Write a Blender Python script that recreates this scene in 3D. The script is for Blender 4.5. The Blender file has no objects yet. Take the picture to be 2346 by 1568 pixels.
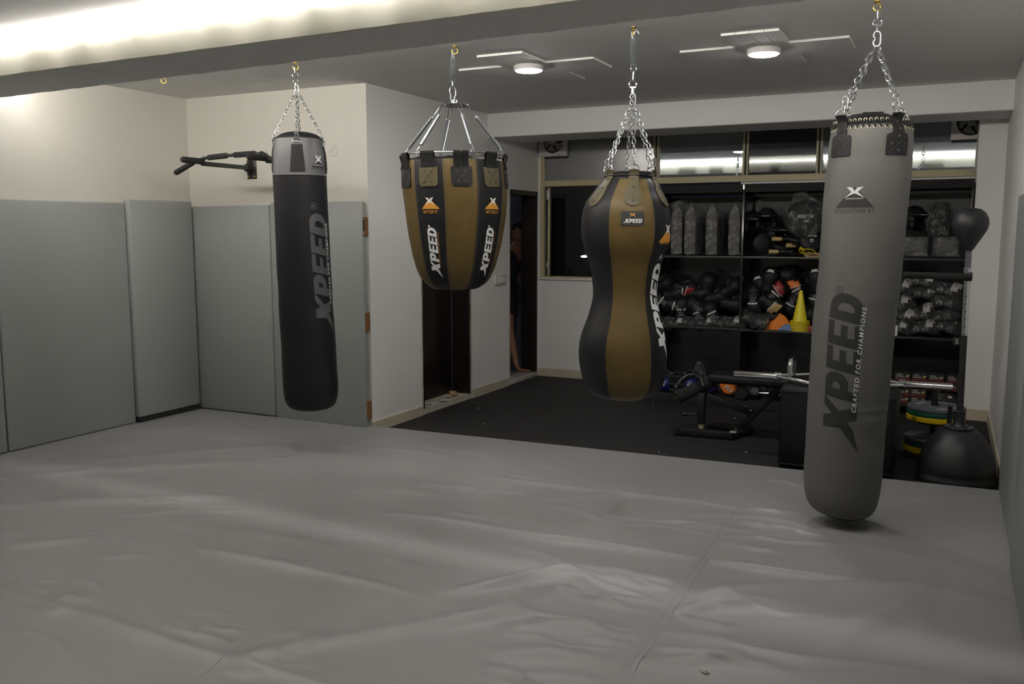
import bpy, bmesh, math, random
import numpy as np
from mathutils import Vector, Matrix, Euler
from mathutils.bvhtree import BVHTree
PI = math.pi
random.seed(7)
SC = bpy.context.scene
COL = SC.collection
# ---------------------------------------------------------------- camera model (measured from the room's edges)
F, CX, CY, CAMZ, PITCH, YAW = 2036.0, 1173.0, 784.0, 1.6, .1224, .456
def ray(u, v):
    a = (u-CX)/F; b = -(v-CY)/F
    x, y, z = a, math.cos(PITCH)+b*math.sin(PITCH), -math.sin(PITCH)+b*math.cos(PITCH)
    c, s = math.cos(YAW), math.sin(YAW)
    return Vector((c*x-s*y, s*x+c*y, z))
EYE = Vector((0, 0, CAMZ))
def onz(u, v, z):
    r = ray(u, v); return EYE+r*((z-CAMZ)/r.z)
def onx(u, v, X):
    r = ray(u, v); return EYE+r*(X/r.x)
def ony(u, v, Y):
    r = ray(u, v); return EYE+r*(Y/r.y)
cam = bpy.data.objects.new('camera', bpy.data.cameras.new('camera'))
COL.objects.link(cam)
cam.location = EYE; cam.rotation_euler = (PI/2-PITCH, 0, YAW)
cam.data.sensor_width = 36; cam.data.lens = 36*F/2346; cam.data.clip_start = .02; cam.data.clip_end = 300
SC.camera = cam
# ---------------------------------------------------------------- materials
def mat(name, col, rough=.6, metal=0., bump=0., scale=60., var=0., emit=None, estr=0., coat=0., spec=.5, stretch=None, detail=4):
    m = bpy.data.materials.new(name); m.use_nodes = True
    nt = m.node_tree; b = nt.nodes['Principled BSDF']
    b.inputs['Base Color'].default_value = (*col, 1); b.inputs['Roughness'].default_value = rough
    b.inputs['Metallic'].default_value = metal; b.inputs['Specular IOR Level'].default_value = spec
    b.inputs['Coat Weight'].default_value = coat
    if emit: b.inputs['Emission Color'].default_value = (*emit, 1); b.inputs['Emission Strength'].default_value = estr
    if bump or var:
        tc = nt.nodes.new('ShaderNodeTexCoord'); mp = nt.nodes.new('ShaderNodeMapping')
        if stretch: mp.inputs['Scale'].default_value = stretch
        nt.links.new(tc.outputs['Object'], mp.inputs['Vector'])
        n = nt.nodes.new('ShaderNodeTexNoise'); n.inputs['Scale'].default_value = scale; n.inputs['Detail'].default_value = detail
        nt.links.new(mp.outputs['Vector'], n.inputs['Vector'])
        if bump:
            bn = nt.nodes.new('ShaderNodeBump'); bn.inputs['Strength'].default_value = bump; bn.inputs['Distance'].default_value = .01
            nt.links.new(n.outputs['Fac'], bn.inputs['Height']); nt.links.new(bn.outputs['Normal'], b.inputs['Normal'])
        if var:
            n2 = nt.nodes.new('ShaderNodeTexNoise'); n2.inputs['Scale'].default_value = max(1.5, scale*.06); n2.inputs['Detail'].default_value = 5
            nt.links.new(mp.outputs['Vector'], n2.inputs['Vector'])
            mx = nt.nodes.new('ShaderNodeMix'); mx.data_type = 'RGBA'
            mx.inputs['A'].default_value = (*[c*(1-var) for c in col], 1); mx.inputs['B'].default_value = (*[min(1, c*(1+var)) for c in col], 1)
            nt.links.new(n2.outputs['Fac'], mx.inputs['Factor']); nt.links.new(mx.outputs['Result'], b.inputs['Base Color'])
    return m
M = dict(
 wall=mat('cream_wall_paint', (.66,.635,.575), .55, bump=.08, scale=40, var=.04),
 wallw=mat('white_wall_paint', (.80,.785,.765), .55, bump=.08, scale=30, var=.03),
 beam=mat('beam_paint', (.70,.68,.57), .5, bump=.12, scale=9, var=.04, detail=5),
 ceil=mat('ceiling_paint', (.73,.72,.71), .8, bump=.05, scale=50, var=.02),
 patch=mat('ceiling_panel_paint', (.68,.67,.66), .8),
 litedge=mat('lit_panel_edge', (.9,.9,.86), .6),  # panel sides coloured paler: the light caught by the edges is painted in
 base=mat('cream_tile_skirting', (.55,.49,.37), .35, bump=.05, scale=20, var=.15),
 black=mat('black_rubber', (.009,.009,.010), .75, bump=.5, scale=260, var=.35),
 slab=mat('concrete', (.3,.29,.28), .9, bump=.3, scale=30),
 vinyl=mat('grey_mat_vinyl', (.265,.262,.262), .41, bump=.25, scale=7, var=.03, spec=.5, detail=6, stretch=(1,1.6,1)),
 weld=mat('mat_seam', (.285,.283,.283), .42),
 padw=mat('wall_pad_vinyl', (.285,.300,.290), .5, bump=.1, scale=12, var=.03),
 padedge=mat('wall_pad_edge', (.42,.44,.40), .55),
 blk=mat('black_leatherette', (.008,.008,.0095), .5, bump=.08, scale=220, spec=.24),
 blkm=mat('black_webbing', (.012,.012,.012), .85, bump=.6, scale=300),
 blkp=mat('black_powder_coat', (.010,.010,.011), .38, bump=.05, scale=200),
 foam=mat('black_foam', (.010,.010,.010), .9, bump=.5, scale=200),
 olive=mat('olive_leatherette', (.078,.051,.0135), .5, bump=.10, scale=180, var=.2, spec=.3),
 olivep=mat('olive_patch_leather', (.066,.054,.027), .5, bump=.12, scale=170, var=.15, spec=.3),
 greybag=mat('charcoal_leatherette', (.102,.099,.095), .52, bump=.06, scale=260, var=.06, spec=.35),
 greytop=mat('slate_leatherette', (.10,.10,.105), .42, bump=.12, scale=120, var=.06, spec=.4),
 print_black=mat('matt_black_print', (.013,.013,.013), .7),
 print_grey=mat('grey_print', (.06,.06,.064), .6),
 print_white=mat('white_print', (.72,.72,.72), .6),
 print_orange=mat('orange_print', (.55,.24,.025), .6),
 print_dim=mat('dark_grey_print', (.035,.033,.033), .7),
 chrome=mat('zinc_steel', (.74,.76,.78), .22, 1.),
 spring=mat('spring_steel', (.42,.45,.48), .35, .9),
 chromeb=mat('polished_chrome', (.85,.85,.86), .12, 1.),
 eyelet=mat('cream_metal', (.75,.68,.5), .35, .7),
 brass=mat('brass', (.72,.52,.14), .3, 1.),
 dome=mat('black_plastic', (.012,.012,.014), .48, bump=.05, scale=200),
 wood=mat('dark_door_veneer', (.010,.0055,.005), .4, bump=.1, scale=40, var=.4, stretch=(8,8,.5)),
 ply=mat('brown_timber', (.20,.085,.03), .7, bump=.3, scale=60, var=.3),
 plaster=mat('rough_render', (.5,.46,.38), .9, bump=.8, scale=40, var=.2),
 winframe=mat('aged_window_frame', (.50,.45,.27), .45, bump=.2, scale=25, var=.3),
 pvc=mat('white_pvc', (.72,.70,.64), .4),
 fanpl=mat('fan_plastic', (.60,.57,.53), .45, var=.05),
 fandark=mat('fan_blade_plastic', (.42,.40,.37), .4),
 yellow=mat('yellow_plastic', (.80,.66,.02), .4, bump=.05),
 orange=mat('orange_cloth', (.80,.24,.03), .85, bump=.5, scale=120),
 orangev=mat('orange_vinyl', (.62,.15,.012), .4),
 bluec=mat('blue_cloth', (.14,.22,.40), .85, bump=.5, scale=120),
 bluev=mat('blue_vinyl', (.008,.012,.11), .35),
 purple=mat('purple_vinyl', (.03,.015,.09), .4),
 red=mat('dark_red_card', (.13,.012,.012), .45),
 redb=mat('bright_red_card', (.25,.03,.02), .45),
 redv=mat('red_vinyl', (.22,.012,.012), .4),
 white=mat('white_card', (.7,.68,.66), .5),
 tan=mat('tan_leather', (.42,.30,.13), .6),
 plateg=mat('slate_bumper_rubber', (.085,.10,.115), .6, bump=.1, scale=90),
 plategr=mat('green_bumper_rubber', (.004,.075,.035), .55),
 platey=mat('yellow_bumper_rubber', (.72,.48,.004), .5),
 tile=mat('washroom_tile', (.20,.20,.23), .3, bump=.1, scale=4, var=.25),
 marble=mat('pale_marble', (.5,.47,.43), .3, var=.15, scale=30),
 skin=mat('skin', (.30,.145,.085), .55, bump=.05),
 hair=mat('black_hair', (.008,.007,.007), .7, bump=.9, scale=60),
 cloth=mat('black_shirt', (.010,.010,.012), .9, bump=.2),
 short=mat('dark_shorts', (.014,.014,.018), .9, bump=.2),
 leaf=mat('leaf', (.05,.09,.025), .6, var=.4), bark=mat('bark', (.05,.04,.03), .9),
 ground=mat('night_ground', (.02,.02,.018), .95),
 strip=mat('led_strip', (1,1,1), .5, emit=(1.0,.965,.915), estr=112.),
 lampglow=mat('lamp_diffuser', (1,1,1), .5, emit=(1.0,.975,.93), estr=110.),
 street=mat('street_lamp_glow', (1,1,1), .5, emit=(.8,.9,1.0), estr=40.),
 clear=None)
def glassy(name, base, gloss, rough, tcol=(.6,.6,.62), nscale=14, thr=.52, bump=1., dif=.025):
    """crumpled clear film: mostly see-through with sharp creased highlights"""
    m = bpy.data.materials.new(name); m.use_nodes = True; nt = m.node_tree; nt.nodes.clear()
    o = nt.nodes.new('ShaderNodeOutputMaterial'); g = nt.nodes.new('ShaderNodeBsdfGlossy'); t = nt.nodes.new('ShaderNodeBsdfTransparent')
    mx = nt.nodes.new('ShaderNodeMixShader'); n = nt.nodes.new('ShaderNodeTexNoise'); tc = nt.nodes.new('ShaderNodeTexCoord')
    bn = nt.nodes.new('ShaderNodeBump'); d = nt.nodes.new('ShaderNodeBsdfDiffuse'); m2 = nt.nodes.new('ShaderNodeMixShader'); cr = nt.nodes.new('ShaderNodeMapRange')
    nt.links.new(tc.outputs['Object'], n.inputs['Vector']); n.inputs['Scale'].default_value = nscale; n.inputs['Detail'].default_value = 6; n.inputs['Roughness'].default_value = .65
    nt.links.new(n.outputs['Fac'], bn.inputs['Height']); bn.inputs['Strength'].default_value = bump; bn.inputs['Distance'].default_value = .05
    nt.links.new(bn.outputs['Normal'], g.inputs['Normal'])
    g.inputs['Roughness'].default_value = rough; g.inputs['Color'].default_value = (.95,.95,.95,1); t.inputs['Color'].default_value = (*tcol,1); d.inputs['Color'].default_value = (.45,.44,.43,1)
    cr.inputs['From Min'].default_value = thr-.06; cr.inputs['From Max'].default_value = thr+.14; cr.inputs['To Min'].default_value = base; cr.inputs['To Max'].default_value = gloss
    nt.links.new(n.outputs['Fac'], cr.inputs['Value'])
    nt.links.new(cr.outputs['Result'], mx.inputs['Fac']); nt.links.new(t.outputs[0], mx.inputs[1]); nt.links.new(g.outputs[0], mx.inputs[2])
    m2.inputs['Fac'].default_value = dif; nt.links.new(mx.outputs[0], m2.inputs[1]); nt.links.new(d.outputs[0], m2.inputs[2])
    nt.links.new(m2.outputs[0], o.inputs['Surface']); return m
M['clear'] = glassy('crumpled_clear_plastic', .07, .8, .14, (.8,.8,.8), 17, .565, 1.)
M['shieldwrap'] = glassy('shield_plastic', .10, .8, .16, (.8,.8,.8), 20, .55, 1., .20)
M['pouch'] = glassy('clear_vinyl', .12, .6, .16, (.75,.75,.75), 12, .55)
M['filmed'] = glassy('shelf_back_gloss', .05, .2, .3)
def pane_mat(name, mirror, tint, rough=.02, dirt=.1):
    m = bpy.data.materials.new(name); m.use_nodes = True; nt = m.node_tree; nt.nodes.clear()
    o = nt.nodes.new('ShaderNodeOutputMaterial'); g = nt.nodes.new('ShaderNodeBsdfGlossy'); t = nt.nodes.new('ShaderNodeBsdfTransparent'); d = nt.nodes.new('ShaderNodeBsdfDiffuse')
    a = nt.nodes.new('ShaderNodeMixShader'); b = nt.nodes.new('ShaderNodeMixShader'); n = nt.nodes.new('ShaderNodeTexNoise'); tc = nt.nodes.new('ShaderNodeTexCoord'); mr = nt.nodes.new('ShaderNodeMapRange')
    nt.links.new(tc.outputs['Object'], n.inputs['Vector']); n.inputs['Scale'].default_value = 6; n.inputs['Detail'].default_value = 8; n.inputs['Roughness'].default_value = .7
    mr.inputs['From Min'].default_value = .35; mr.inputs['From Max'].default_value = .75; mr.inputs['To Min'].default_value = dirt*.3; mr.inputs['To Max'].default_value = dirt*1.8
    nt.links.new(n.outputs['Fac'], mr.inputs['Value'])
    g.inputs['Roughness'].default_value = rough; g.inputs['Color'].default_value = (*tint, 1); t.inputs['Color'].default_value = (.25,.25,.25,1); d.inputs['Color'].default_value = (.5,.5,.5,1)
    a.inputs['Fac'].default_value = mirror
    nt.links.new(t.outputs[0], a.inputs[1]); nt.links.new(g.outputs[0], a.inputs[2])
    nt.links.new(mr.outputs['Result'], b.inputs['Fac']); nt.links.new(a.outputs[0], b.inputs[1]); nt.links.new(d.outputs[0], b.inputs[2])
    nt.links.new(b.outputs[0], o.inputs['Surface']); return m
M['pane_bright'] = pane_mat('mirror_film_pane', .5, (.85,.93,1.), .003, .06)
M['pane_dark'] = pane_mat('plain_night_pane', .09, (.9,.95,1.), .02, .05)
M['pane_dull'] = pane_mat('dull_film_pane', .3, (.9,.9,.9), .22, .12)
M['pane_open'] = pane_mat('clear_pane', .04, (.9,.9,.9), .01, .005)
M['backpanel'] = mat('glossy_black_panel', (.018,.018,.02), .16, spec=.6)
# ---------------------------------------------------------------- mesh helpers
class MB:
    def __init__(s): s.bm = bmesh.new()
    def _xf(s, vs, mtx):
        for v in vs: v.co = mtx @ v.co
    def box(s, c, d, rot=(0,0,0), bev=0., mi=0, seg=2):
        r = bmesh.ops.create_cube(s.bm, size=1.); vs = r['verts']
        for v in vs: v.co = Vector((v.co.x*d[0], v.co.y*d[1], v.co.z*d[2]))
        fs = set(f for v in vs for f in v.link_faces)
        if bev > 0:
            es = list(set(e for v in vs for e in v.link_edges))
            rr = bmesh.ops.bevel(s.bm, geom=es, offset=bev, segments=seg, affect='EDGES', profile=.5)
            vs = list(set(vs) & set(s.bm.verts)) + [v for v in rr['verts']]
            vs = list(set(v for v in vs if v.is_valid)); fs = set(f for v in vs for f in v.link_faces)
        m = Matrix.Translation(Vector(c)) @ (rot.to_4x4() if isinstance(rot, Matrix) else Euler(rot).to_matrix().to_4x4())
        s._xf(vs, m)
        for f in fs: f.material_index = mi
        return s
    def box2(s, a, b, bev=0., mi=0):
        a, b = Vector(a), Vector(b); return s.box((a+b)/2, [abs(q) for q in (b-a)], bev=bev, mi=mi)
    def ring(s, c, x, y, rx, ry, n):
        return [s.bm.verts.new(c + x*(rx*math.cos(2*PI*i/n)) + y*(ry*math.sin(2*PI*i/n))) for i in range(n)]
    def skin(s, A, B, mi=0):
        n = len(A)
        for i in range(n):
            f = s.bm.faces.new((A[i], A[(i+1)%n], B[(i+1)%n], B[i])); f.material_index = mi
    def cap(s, A, mi=0, flip=False):
        f = s.bm.faces.new(A[::-1] if flip else A); f.material_index = mi
    def tube(s, pts, r, n=10, closed=False, mi=0, caps=True, flat=1.):
        pts = [Vector(p) for p in pts]; N = len(pts); rs = r if hasattr(r, '__len__') else [r]*N
        up = None; rings = []
        for i, p in enumerate(pts):
            if closed: t = pts[(i+1)%N]-pts[i-1]
            else: t = pts[min(i+1, N-1)]-pts[max(i-1, 0)]
            if t.length < 1e-9: t = Vector((0,0,1))
            t.normalize()
            if up is None:
                up = Vector((0,0,1)) if abs(t.z) < .9 else Vector((0,1,0))
            x = t.cross(up)
            if x.length < 1e-6: x = t.orthogonal()
            x.normalize(); y = x.cross(t).normalized(); up = y
            rings.append(s.ring(p, x, y, rs[i], rs[i]*flat, n))
        for i in range(N-1): s.skin(rings[i], rings[i+1], mi)
        if closed: s.skin(rings[-1], rings[0], mi)
        elif caps: s.cap(rings[0], mi, True); s.cap(rings[-1], mi)
        return s
    def rod(s, a, b, r, r2=None, n=14, mi=0):
        return s.tube([a, b], [r, r if r2 is None else r2], n, mi=mi)
    def lathe(s, prof, c=(0,0,0), n=32, ax=None, mi=0, mif=None, close=True):
        """prof [(r,z)] around +Z at c (ax: optional rotation matrix)"""
        c = Vector(c); R = ax if ax is not None else Matrix.Identity(3); rings = []
        for r, z in prof:
            rings.append([s.bm.verts.new(c + R @ Vector((max(r,1e-5)*math.cos(2*PI*i/n), max(r,1e-5)*math.sin(2*PI*i/n), z))) for i in range(n)])
        for k in range(len(rings)-1):
            s.skin(rings[k], rings[k+1], mi if mif is None else mif(k))
        if close:
            s.cap(rings[0], mi if mif is None else mif(0), True); s.cap(rings[-1], mi if mif is None else mif(len(prof)-2))
        return s
    def prism(s, pts, off, mi=0):
        pts = [Vector(p) for p in pts]; off = Vector(off)
        A = [s.bm.verts.new(p) for p in pts]; B = [s.bm.verts.new(p+off) for p in pts]
        s.skin(A, B, mi); s.cap(A, mi, True); s.cap(B, mi); return s
    def blob(s, c, r, rot=(0,0,0), sub=3, mi=0, noise=0., fn=None, seed=0):
        rr = bmesh.ops.create_icosphere(s.bm, subdivisions=sub, radius=1.)
        R = Euler(rot).to_matrix() if not isinstance(rot, Matrix) else rot; c = Vector(c)
        rnd = random.Random(seed); k = [Vector((rnd.uniform(-3,3), rnd.uniform(-3,3), rnd.uniform(-3,3))) for _ in range(5)]
        for v in rr['verts']:
            p = v.co.copy()
            if noise: p *= 1+noise*sum(math.sin(p.dot(q)*1.7+i) for i, q in enumerate(k))/3
            p = Vector((p.x*r[0], p.y*r[1], p.z*r[2]))
            if fn: p = fn(p)
            v.co = c + R @ p
        for f in set(f for v in rr['verts'] for f in v.link_faces): f.material_index = mi
        return s
def link(name, me, mats, parent, smooth=38):
    for m in (mats if isinstance(mats, (list, tuple)) else [mats]): me.materials.append(M[m] if isinstance(m, str) else m)
    if smooth:
        me.polygons.foreach_set('use_smooth', [True]*len(me.polygons)); me.set_sharp_from_angle(angle=math.radians(smooth))
    o = bpy.data.objects.new(name, me); COL.objects.link(o)
    if parent is not None: o.parent = parent
    return o
ORG = {}
def rootpos(p):
    while p.parent: p = p.parent
    return Vector(p.location)
def obj(name, mb, mats, parent=None, origin=None, smooth=38, local=False):
    """mb is in world coordinates (or in the thing's own coordinates if local)"""
    bm = mb.bm; o0 = Vector((0,0,0)) if local else (rootpos(parent) if parent is not None else Vector(origin or (0,0,0)))
    bmesh.ops.recalc_face_normals(bm, faces=bm.faces)
    if o0.length > 0: bmesh.ops.translate(bm, verts=bm.verts, vec=-o0)
    me = bpy.data.meshes.new(name); bm.to_mesh(me); bm.free()
    o = link(name, me, mats, parent, smooth)
    if parent is None and not local: o.location = o0
    return o
def tag(o, label=None, cat=None, group=None, kind=None):
    if label: o['label'] = label
    if cat: o['category'] = cat
    if group: o['group'] = group
    if kind: o['kind'] = kind
    return o
def thing(name, loc, label, cat, group=None):
    o = bpy.data.objects.new(name, None); COL.objects.link(o); o.location = Vector(loc); o.empty_display_size = .05
    return tag(o, label, cat, group)
def struct(name, mb, mats, parent=None, smooth=0):
    o = obj(name, mb, mats, parent, smooth=smooth)
    if parent is None: o['kind'] = 'structure'
    return o
def copy_tree(o, parent=None):
    c = o.copy(); COL.objects.link(c); c.parent = parent
    for ch in [x for x in o.children]: copy_tree(ch, c)
    return c
# ---------------------------------------------------------------- flat lettering (polygons -> subdivided mesh in a plane)
def poly_mesh(loops, width_per=1.):
    cu = bpy.data.curves.new('lettering', 'CURVE'); cu.dimensions = '2D'; cu.fill_mode = 'BOTH'
    for lp in loops:
        sp = cu.splines.new('POLY'); sp.points.add(len(lp)-1)
        for p, q in zip(sp.points, lp): p.co = (q[0], q[1], 0, 1)
        sp.use_cyclic_u = True
    return curve_bm(cu)
def curve_bm(cu):
    o = bpy.data.objects.new('tmp', cu); COL.objects.link(o)
    dg = bpy.context.evaluated_depsgraph_get(); dg.update()
    me = bpy.data.meshes.new_from_object(o.evaluated_get(dg)); bm = bmesh.new(); bm.from_mesh(me)
    bpy.data.objects.remove(o); bpy.data.curves.remove(cu); bpy.data.meshes.remove(me)
    bmesh.ops.remove_doubles(bm, verts=bm.verts, dist=1e-5)
    return bm
def text_bm(t, bold=.02, shear=0., spacing=1.):
    cu = bpy.data.curves.new('lettering', 'FONT'); cu.body = t; cu.size = 1.; cu.offset = bold; cu.shear = shear; cu.space_character = spacing; cu.resolution_u = 2; cu.fill_mode = 'BOTH'
    return curve_bm(cu)
def arc(cx, cy, rx, ry, a0, a1, n=8):
    return [(cx+rx*math.cos(math.radians(a0+(a1-a0)*i/n)), cy+ry*math.sin(math.radians(a0+(a1-a0)*i/n))) for i in range(n+1)]
def wordmark():
    """the brand lettering on the bags: heavy slanted capitals with a long-legged X; height 1"""
    L = []; sl = .24
    def add(x0, loops):
        for lp in loops: L.append([(x0+x+y*sl, y) for x, y in lp])
    add(.0, [[(-.62,-.10),(.10,.46),(-.02,1.),(.40,1.),(.53,.74),(.80,1.),(1.12,1.),(.70,.52),(.98,.0),(.50,.0),(.36,.26),(.14,.10)]])
    P = [(0,0),(.34,0),(.34,.30),(.52,.30)]+arc(.56,.65,.36,.35,-80,90,9)+[(0,1)]
    add(1.12, [P, [(.34,.54),(.46,.54)]+arc(.47,.65,.10,.11,-90,90,5)+[(.34,.76)]])
    E = [(0,0),(.80,0),(.80,.20),(.33,.20),(.33,.40),(.74,.40),(.74,.60),(.33,.60),(.33,.80),(.82,.80),(.82,1),(0,1)]
    add(2.10, [E]); add(2.98, [E])
    D = [(0,0),(.46,0)]+arc(.46,.5,.50,.5,-90,90,14)+[(0,1)]
    add(3.86, [D, [(.34,.26),(.44,.26)]+arc(.44,.5,.2,.24,-90,90,8)+[(.34,.74)]])
    return L   # spans x -.65 .. 5.0
def registered(x, y, r):
    k = [(x+math.cos(2*PI*i/16)*r, y+math.sin(2*PI*i/16)*r) for i in range(16)]
    h = [(x+math.cos(2*PI*i/16)*r*.8, y+math.sin(2*PI*i/16)*r*.8) for i in range(16)]
    q = r*.5
    R = [[(x-q*.7,y-q),(x-q*.3,y-q),(x-q*.3,y-q*.1),(x+q*.1,y-q*.1),(x+q*.4,y-q),(x+q*.8,y-q),(x+q*.5,y),(x+q*.8,y+q*.5),(x+q*.4,y+q),(x-q*.7,y+q)]]
    return [k, h]+R
def emblem_x():   # four-pointed flared X above the triangle; unit box -.5..5
    return [[(-.52,.46),(-.16,.40),(0,.10),(.16,.40),(.52,.46),(.20,.02),(.62,-.52),(.20,-.22),(0,-.12),(-.20,-.22),(-.62,-.52),(-.20,.02)]]
def emblem_tri(): return [[(-1.2,-1.05),(1.2,-1.05),(0,.60)]]
def refine(bm, step):
    xs = [v.co.x for v in bm.verts]; ys = [v.co.y for v in bm.verts]
    for ax, lo, hi in ((0, min(xs), max(xs)), (1, min(ys), max(ys))):
        k = lo+step
        while k < hi:
            n = Vector((1,0,0)) if ax == 0 else Vector((0,1,0))
            bmesh.ops.bisect_plane(bm, geom=bm.verts[:]+bm.edges[:]+bm.faces[:], plane_co=n*k, plane_no=n); k += step
    return bm
def decal(name, bm, mp, mats, parent, step=.25, solid=.0):
    """bend flat lettering bm onto a surface with mp(x,y)->(point, normal); the marks get a real print thickness"""
    refine(bm, step)
    top = {}
    for v in bm.verts:
        p, n = mp(v.co.x, v.co.y); top[v] = (p, n)
    for v, (p, n) in top.items(): v.co = p+n*.0012
    me_mb = MB(); me_mb.bm.free(); me_mb.bm = bm
    return obj(name, me_mb, mats, parent)
# ================================================================ THE ROOM
CE, XL, YA, XC, YB, XR, YF, ZF, YP = 2.745, -5.982, 5.815, -4.105, 9.032, .372, 7.827, 2.52, 8.48
Y0 = -3.2
MT = .05          # top of the grey matting
fl = MB(); fl.box2((XC,5.6,-.1),(XR,YB,0),mi=0); fl.box2((XL,Y0,-.1),(XR,5.6,0),mi=1); fl.box2((XL,5.6,-.1),(XC,YA,0),mi=1)
struct('floor', fl, ['black','slab'])
w = MB(); w.box2((XL-.15,Y0,-.1),(XL,YA+.15,CE)); struct('wall_left', w, 'wall')
w = MB(); w.box2((XL-.15,YA,-.1),(XC-.2,YA+.15,CE)); w.box2((XC-.2,YA,-.1),(XC,YA+.006,CE)); struct('wall_alcove', w, 'wall')
D1, D2, DZ = (6.59, 7.464), (8.317, 9.02), 2.047
w = MB()
for a, b in ((YA+.006, D1[0]), (D1[1], D2[0]), (D2[1], YB+.15)): w.box2((XC-.2,a,-.1),(XC,b,CE))
for a, b in (D1, D2): w.box2((XC-.2,a,DZ),(XC,b,CE)); w.box2((XC-.2,a,-.1),(XC,b,.0))
struct('wall_inner', w, 'wallw')
w = MB(); w.box2((XC,YB,-.1),(XR+.15,YB+.15,1.105)); w.box2((-1.9,YB,1.105),(XR+.15,YB+.15,2.10)); w.box2((XC,YB,2.71),(XR+.15,YB+.15,CE)); w.box2((.19,YB,2.1),(XR+.15,YB+.15,2.71)); w.box2((XC,YB,1.105),(-4.075,YB+.15,2.71))
struct('wall_back', w, 'wallw')
w = MB(); w.box2((XR,Y0,-.1),(XR+.15,YB,CE)); w.box2((.165,YP,-.02),(XR,YP+.38,CE)); struct('wall_right', w, 'wallw')
w = MB(); w.box2((XL-.15,Y0-.15,-.1),(XR+.15,Y0,CE)); struct('wall_front', w, 'wallw')
w = MB(); w.box2((XL-.15,Y0-.15,CE),(XR+.15,YB+.15,CE+.15)); struct('ceiling', w, 'ceil')
# the two downstand beams: slightly uneven plaster faces
def beam(name, x0, x1, Y0_, Y1_, z0, z1, m, rough):
    w = MB(); n = 90; rnd = random.Random(3); ring = []
    for i in range(n+1):
        x = x0+(x1-x0)*i/n; y0, y1 = Y0_(x), Y1_(x); d = [rnd.uniform(-1,1)*rough for _ in range(4)]
        ring.append([w.bm.verts.new(p) for p in ((x,y0,z1),(x,y0+d[0],z0+.10),(x,y0+.004+d[1],z0+.006),(x,y0+.012,z0+d[2]*.5),(x,y1-.004,z0+d[3]*.5),(x,y1,z0+.006),(x,y1,z1))])
    for a, b in zip(ring, ring[1:]):
        for k in range(7):
            w.bm.faces.new((a[k],a[(k+1)%7],b[(k+1)%7],b[k])).material_index = 1 if k in (3,) else 0
    w.cap(ring[0],flip=True); w.cap(ring[-1]); return struct(name, w, m, smooth=30)
bn0 = lambda x: 3.405-.0242*x
bn1 = lambda x: 3.80-.046*x
beam('trim_1', XL, XR, bn0, bn1, 2.52, CE, ['beam','ceil'], .004)
beam('trim_2', XC, XR, lambda x: YF, lambda x: 8.40, ZF, CE, ['wallw','ceil'], .0012)
# skirting
b = MB(); b.box2((XC,YA-.0,0),(XC+.012,D1[0]-.02,.085)); b.box2((XC,D1[1]+.02,0),(XC+.012,D2[0]-.02,.085)); struct('baseboard_inner', b, 'base')
b = MB(); b.box2((XC+.012,YB-.014,0),(.165,YB,.09)); struct('baseboard_back', b, 'base')
b = MB(); b.box2((.165,YP-.014,0),(XR,YP,.095)); b.box2((XR-.014,6.02,0),(XR,YP-.014,.095)); struct('baseboard_right', b, 'base')
# bare cut edges of render round the two openings
b = MB()
rnd = random.Random(5)
for yy, s in ((D1[0],-1),(D2[0],-1),(D1[1],1)):
    z = 0.
    while z < DZ:
        h = rnd.uniform(.04,.12); ww = rnd.uniform(.010,.022); b.box2((XC-.004,yy if s>0 else yy-ww,z),(XC+.002+rnd.uniform(0,.003),yy+ww if s>0 else yy,min(z+h,DZ))); z += h
struct('trim_3', b, 'plaster')
# doorway 1: dark lining, closed leaf
d = MB(); d.box2((XC-.185,D1[1]-.03,.05),(XC-.003,D1[1],DZ)); d.box2((XC-.185,D1[0],.05),(XC-.003,D1[0]+.03,DZ)); d.box2((XC-.185,D1[0],DZ-.04),(XC-.003,D1[1],DZ))
d1 = struct('door_1', d, 'wood')
d = MB(); d.box2((XC-.235,D1[0]+.03,.055),(XC-.192,D1[1]-.03,DZ-.04),bev=.004)
for zz in (.15,1.1): 
    d.box2((XC-.195,D1[0]+.14,zz),(XC-.186,D1[1]-.14,zz+.8),bev=.004)
obj('door_leaf', d, 'wood', d1)
d = MB(); d.box2((XC-.192,D1[1]-.036,.06),(XC-.186,D1[1]-.031,1.9)); tag(obj('bead_strip', d, 'print_grey', d1), 'pale sealing bead')
d = MB(); d.box2((XC-.2,D1[0],0),(XC+.0,D1[1],.05)); tag(obj('threshold', d, 'plaster', d1),'rough mortar threshold')
# doorway 2: open, washroom beyond
d = MB(); d.box2((XC-.19,D2[1]-.028,.05),(XC-.003,D2[1]+.004,DZ)); d.box2((XC-.19,D2[0],.05),(XC-.12,D2[0]+.02,DZ)); d.box2((XC-.19,D2[0],DZ-.05),(XC-.003,D2[1],DZ))
d2 = struct('door_2', d, 'wood')
d = MB(); d.box2((XC-.2,D2[0],0),(XC,D2[1],.045),bev=.003); tag(obj('threshold', d, 'marble', d2),'pale marble threshold')
x0, x1, y0, y1 = -5.9, XC-.2, 8.0, 9.9
for nm, a, b in (('wall_washroom_left',(x0-.1,y0,0),(x0,y1,2.5)),('wall_washroom_front',(x0,y0-.1,0),(x1,y0,2.5)),('wall_washroom_back',(x0,y1,0),(x1,y1+.1,2.5)),('wall_washroom_right',(XC-.2,YB+.15,0),(XC-.1,y1+.1,2.5)),('ceiling_washroom',(x0,y0,2.45),(x1,y1,2.55)),('floor_washroom',(x0-.1,y0,-.1),(x1,y1,.045))):
    w = MB(); w.box2(a,b); struct(nm, w, 'tile')
def point(name, loc, power, rad, col=(1,1,1)):
    l = bpy.data.lights.new(name, 'POINT'); l.energy = power; l.shadow_soft_size = rad; l.color = col
    o = bpy.data.objects.new(name, l); COL.objects.link(o); o.location = loc; return o
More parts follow.
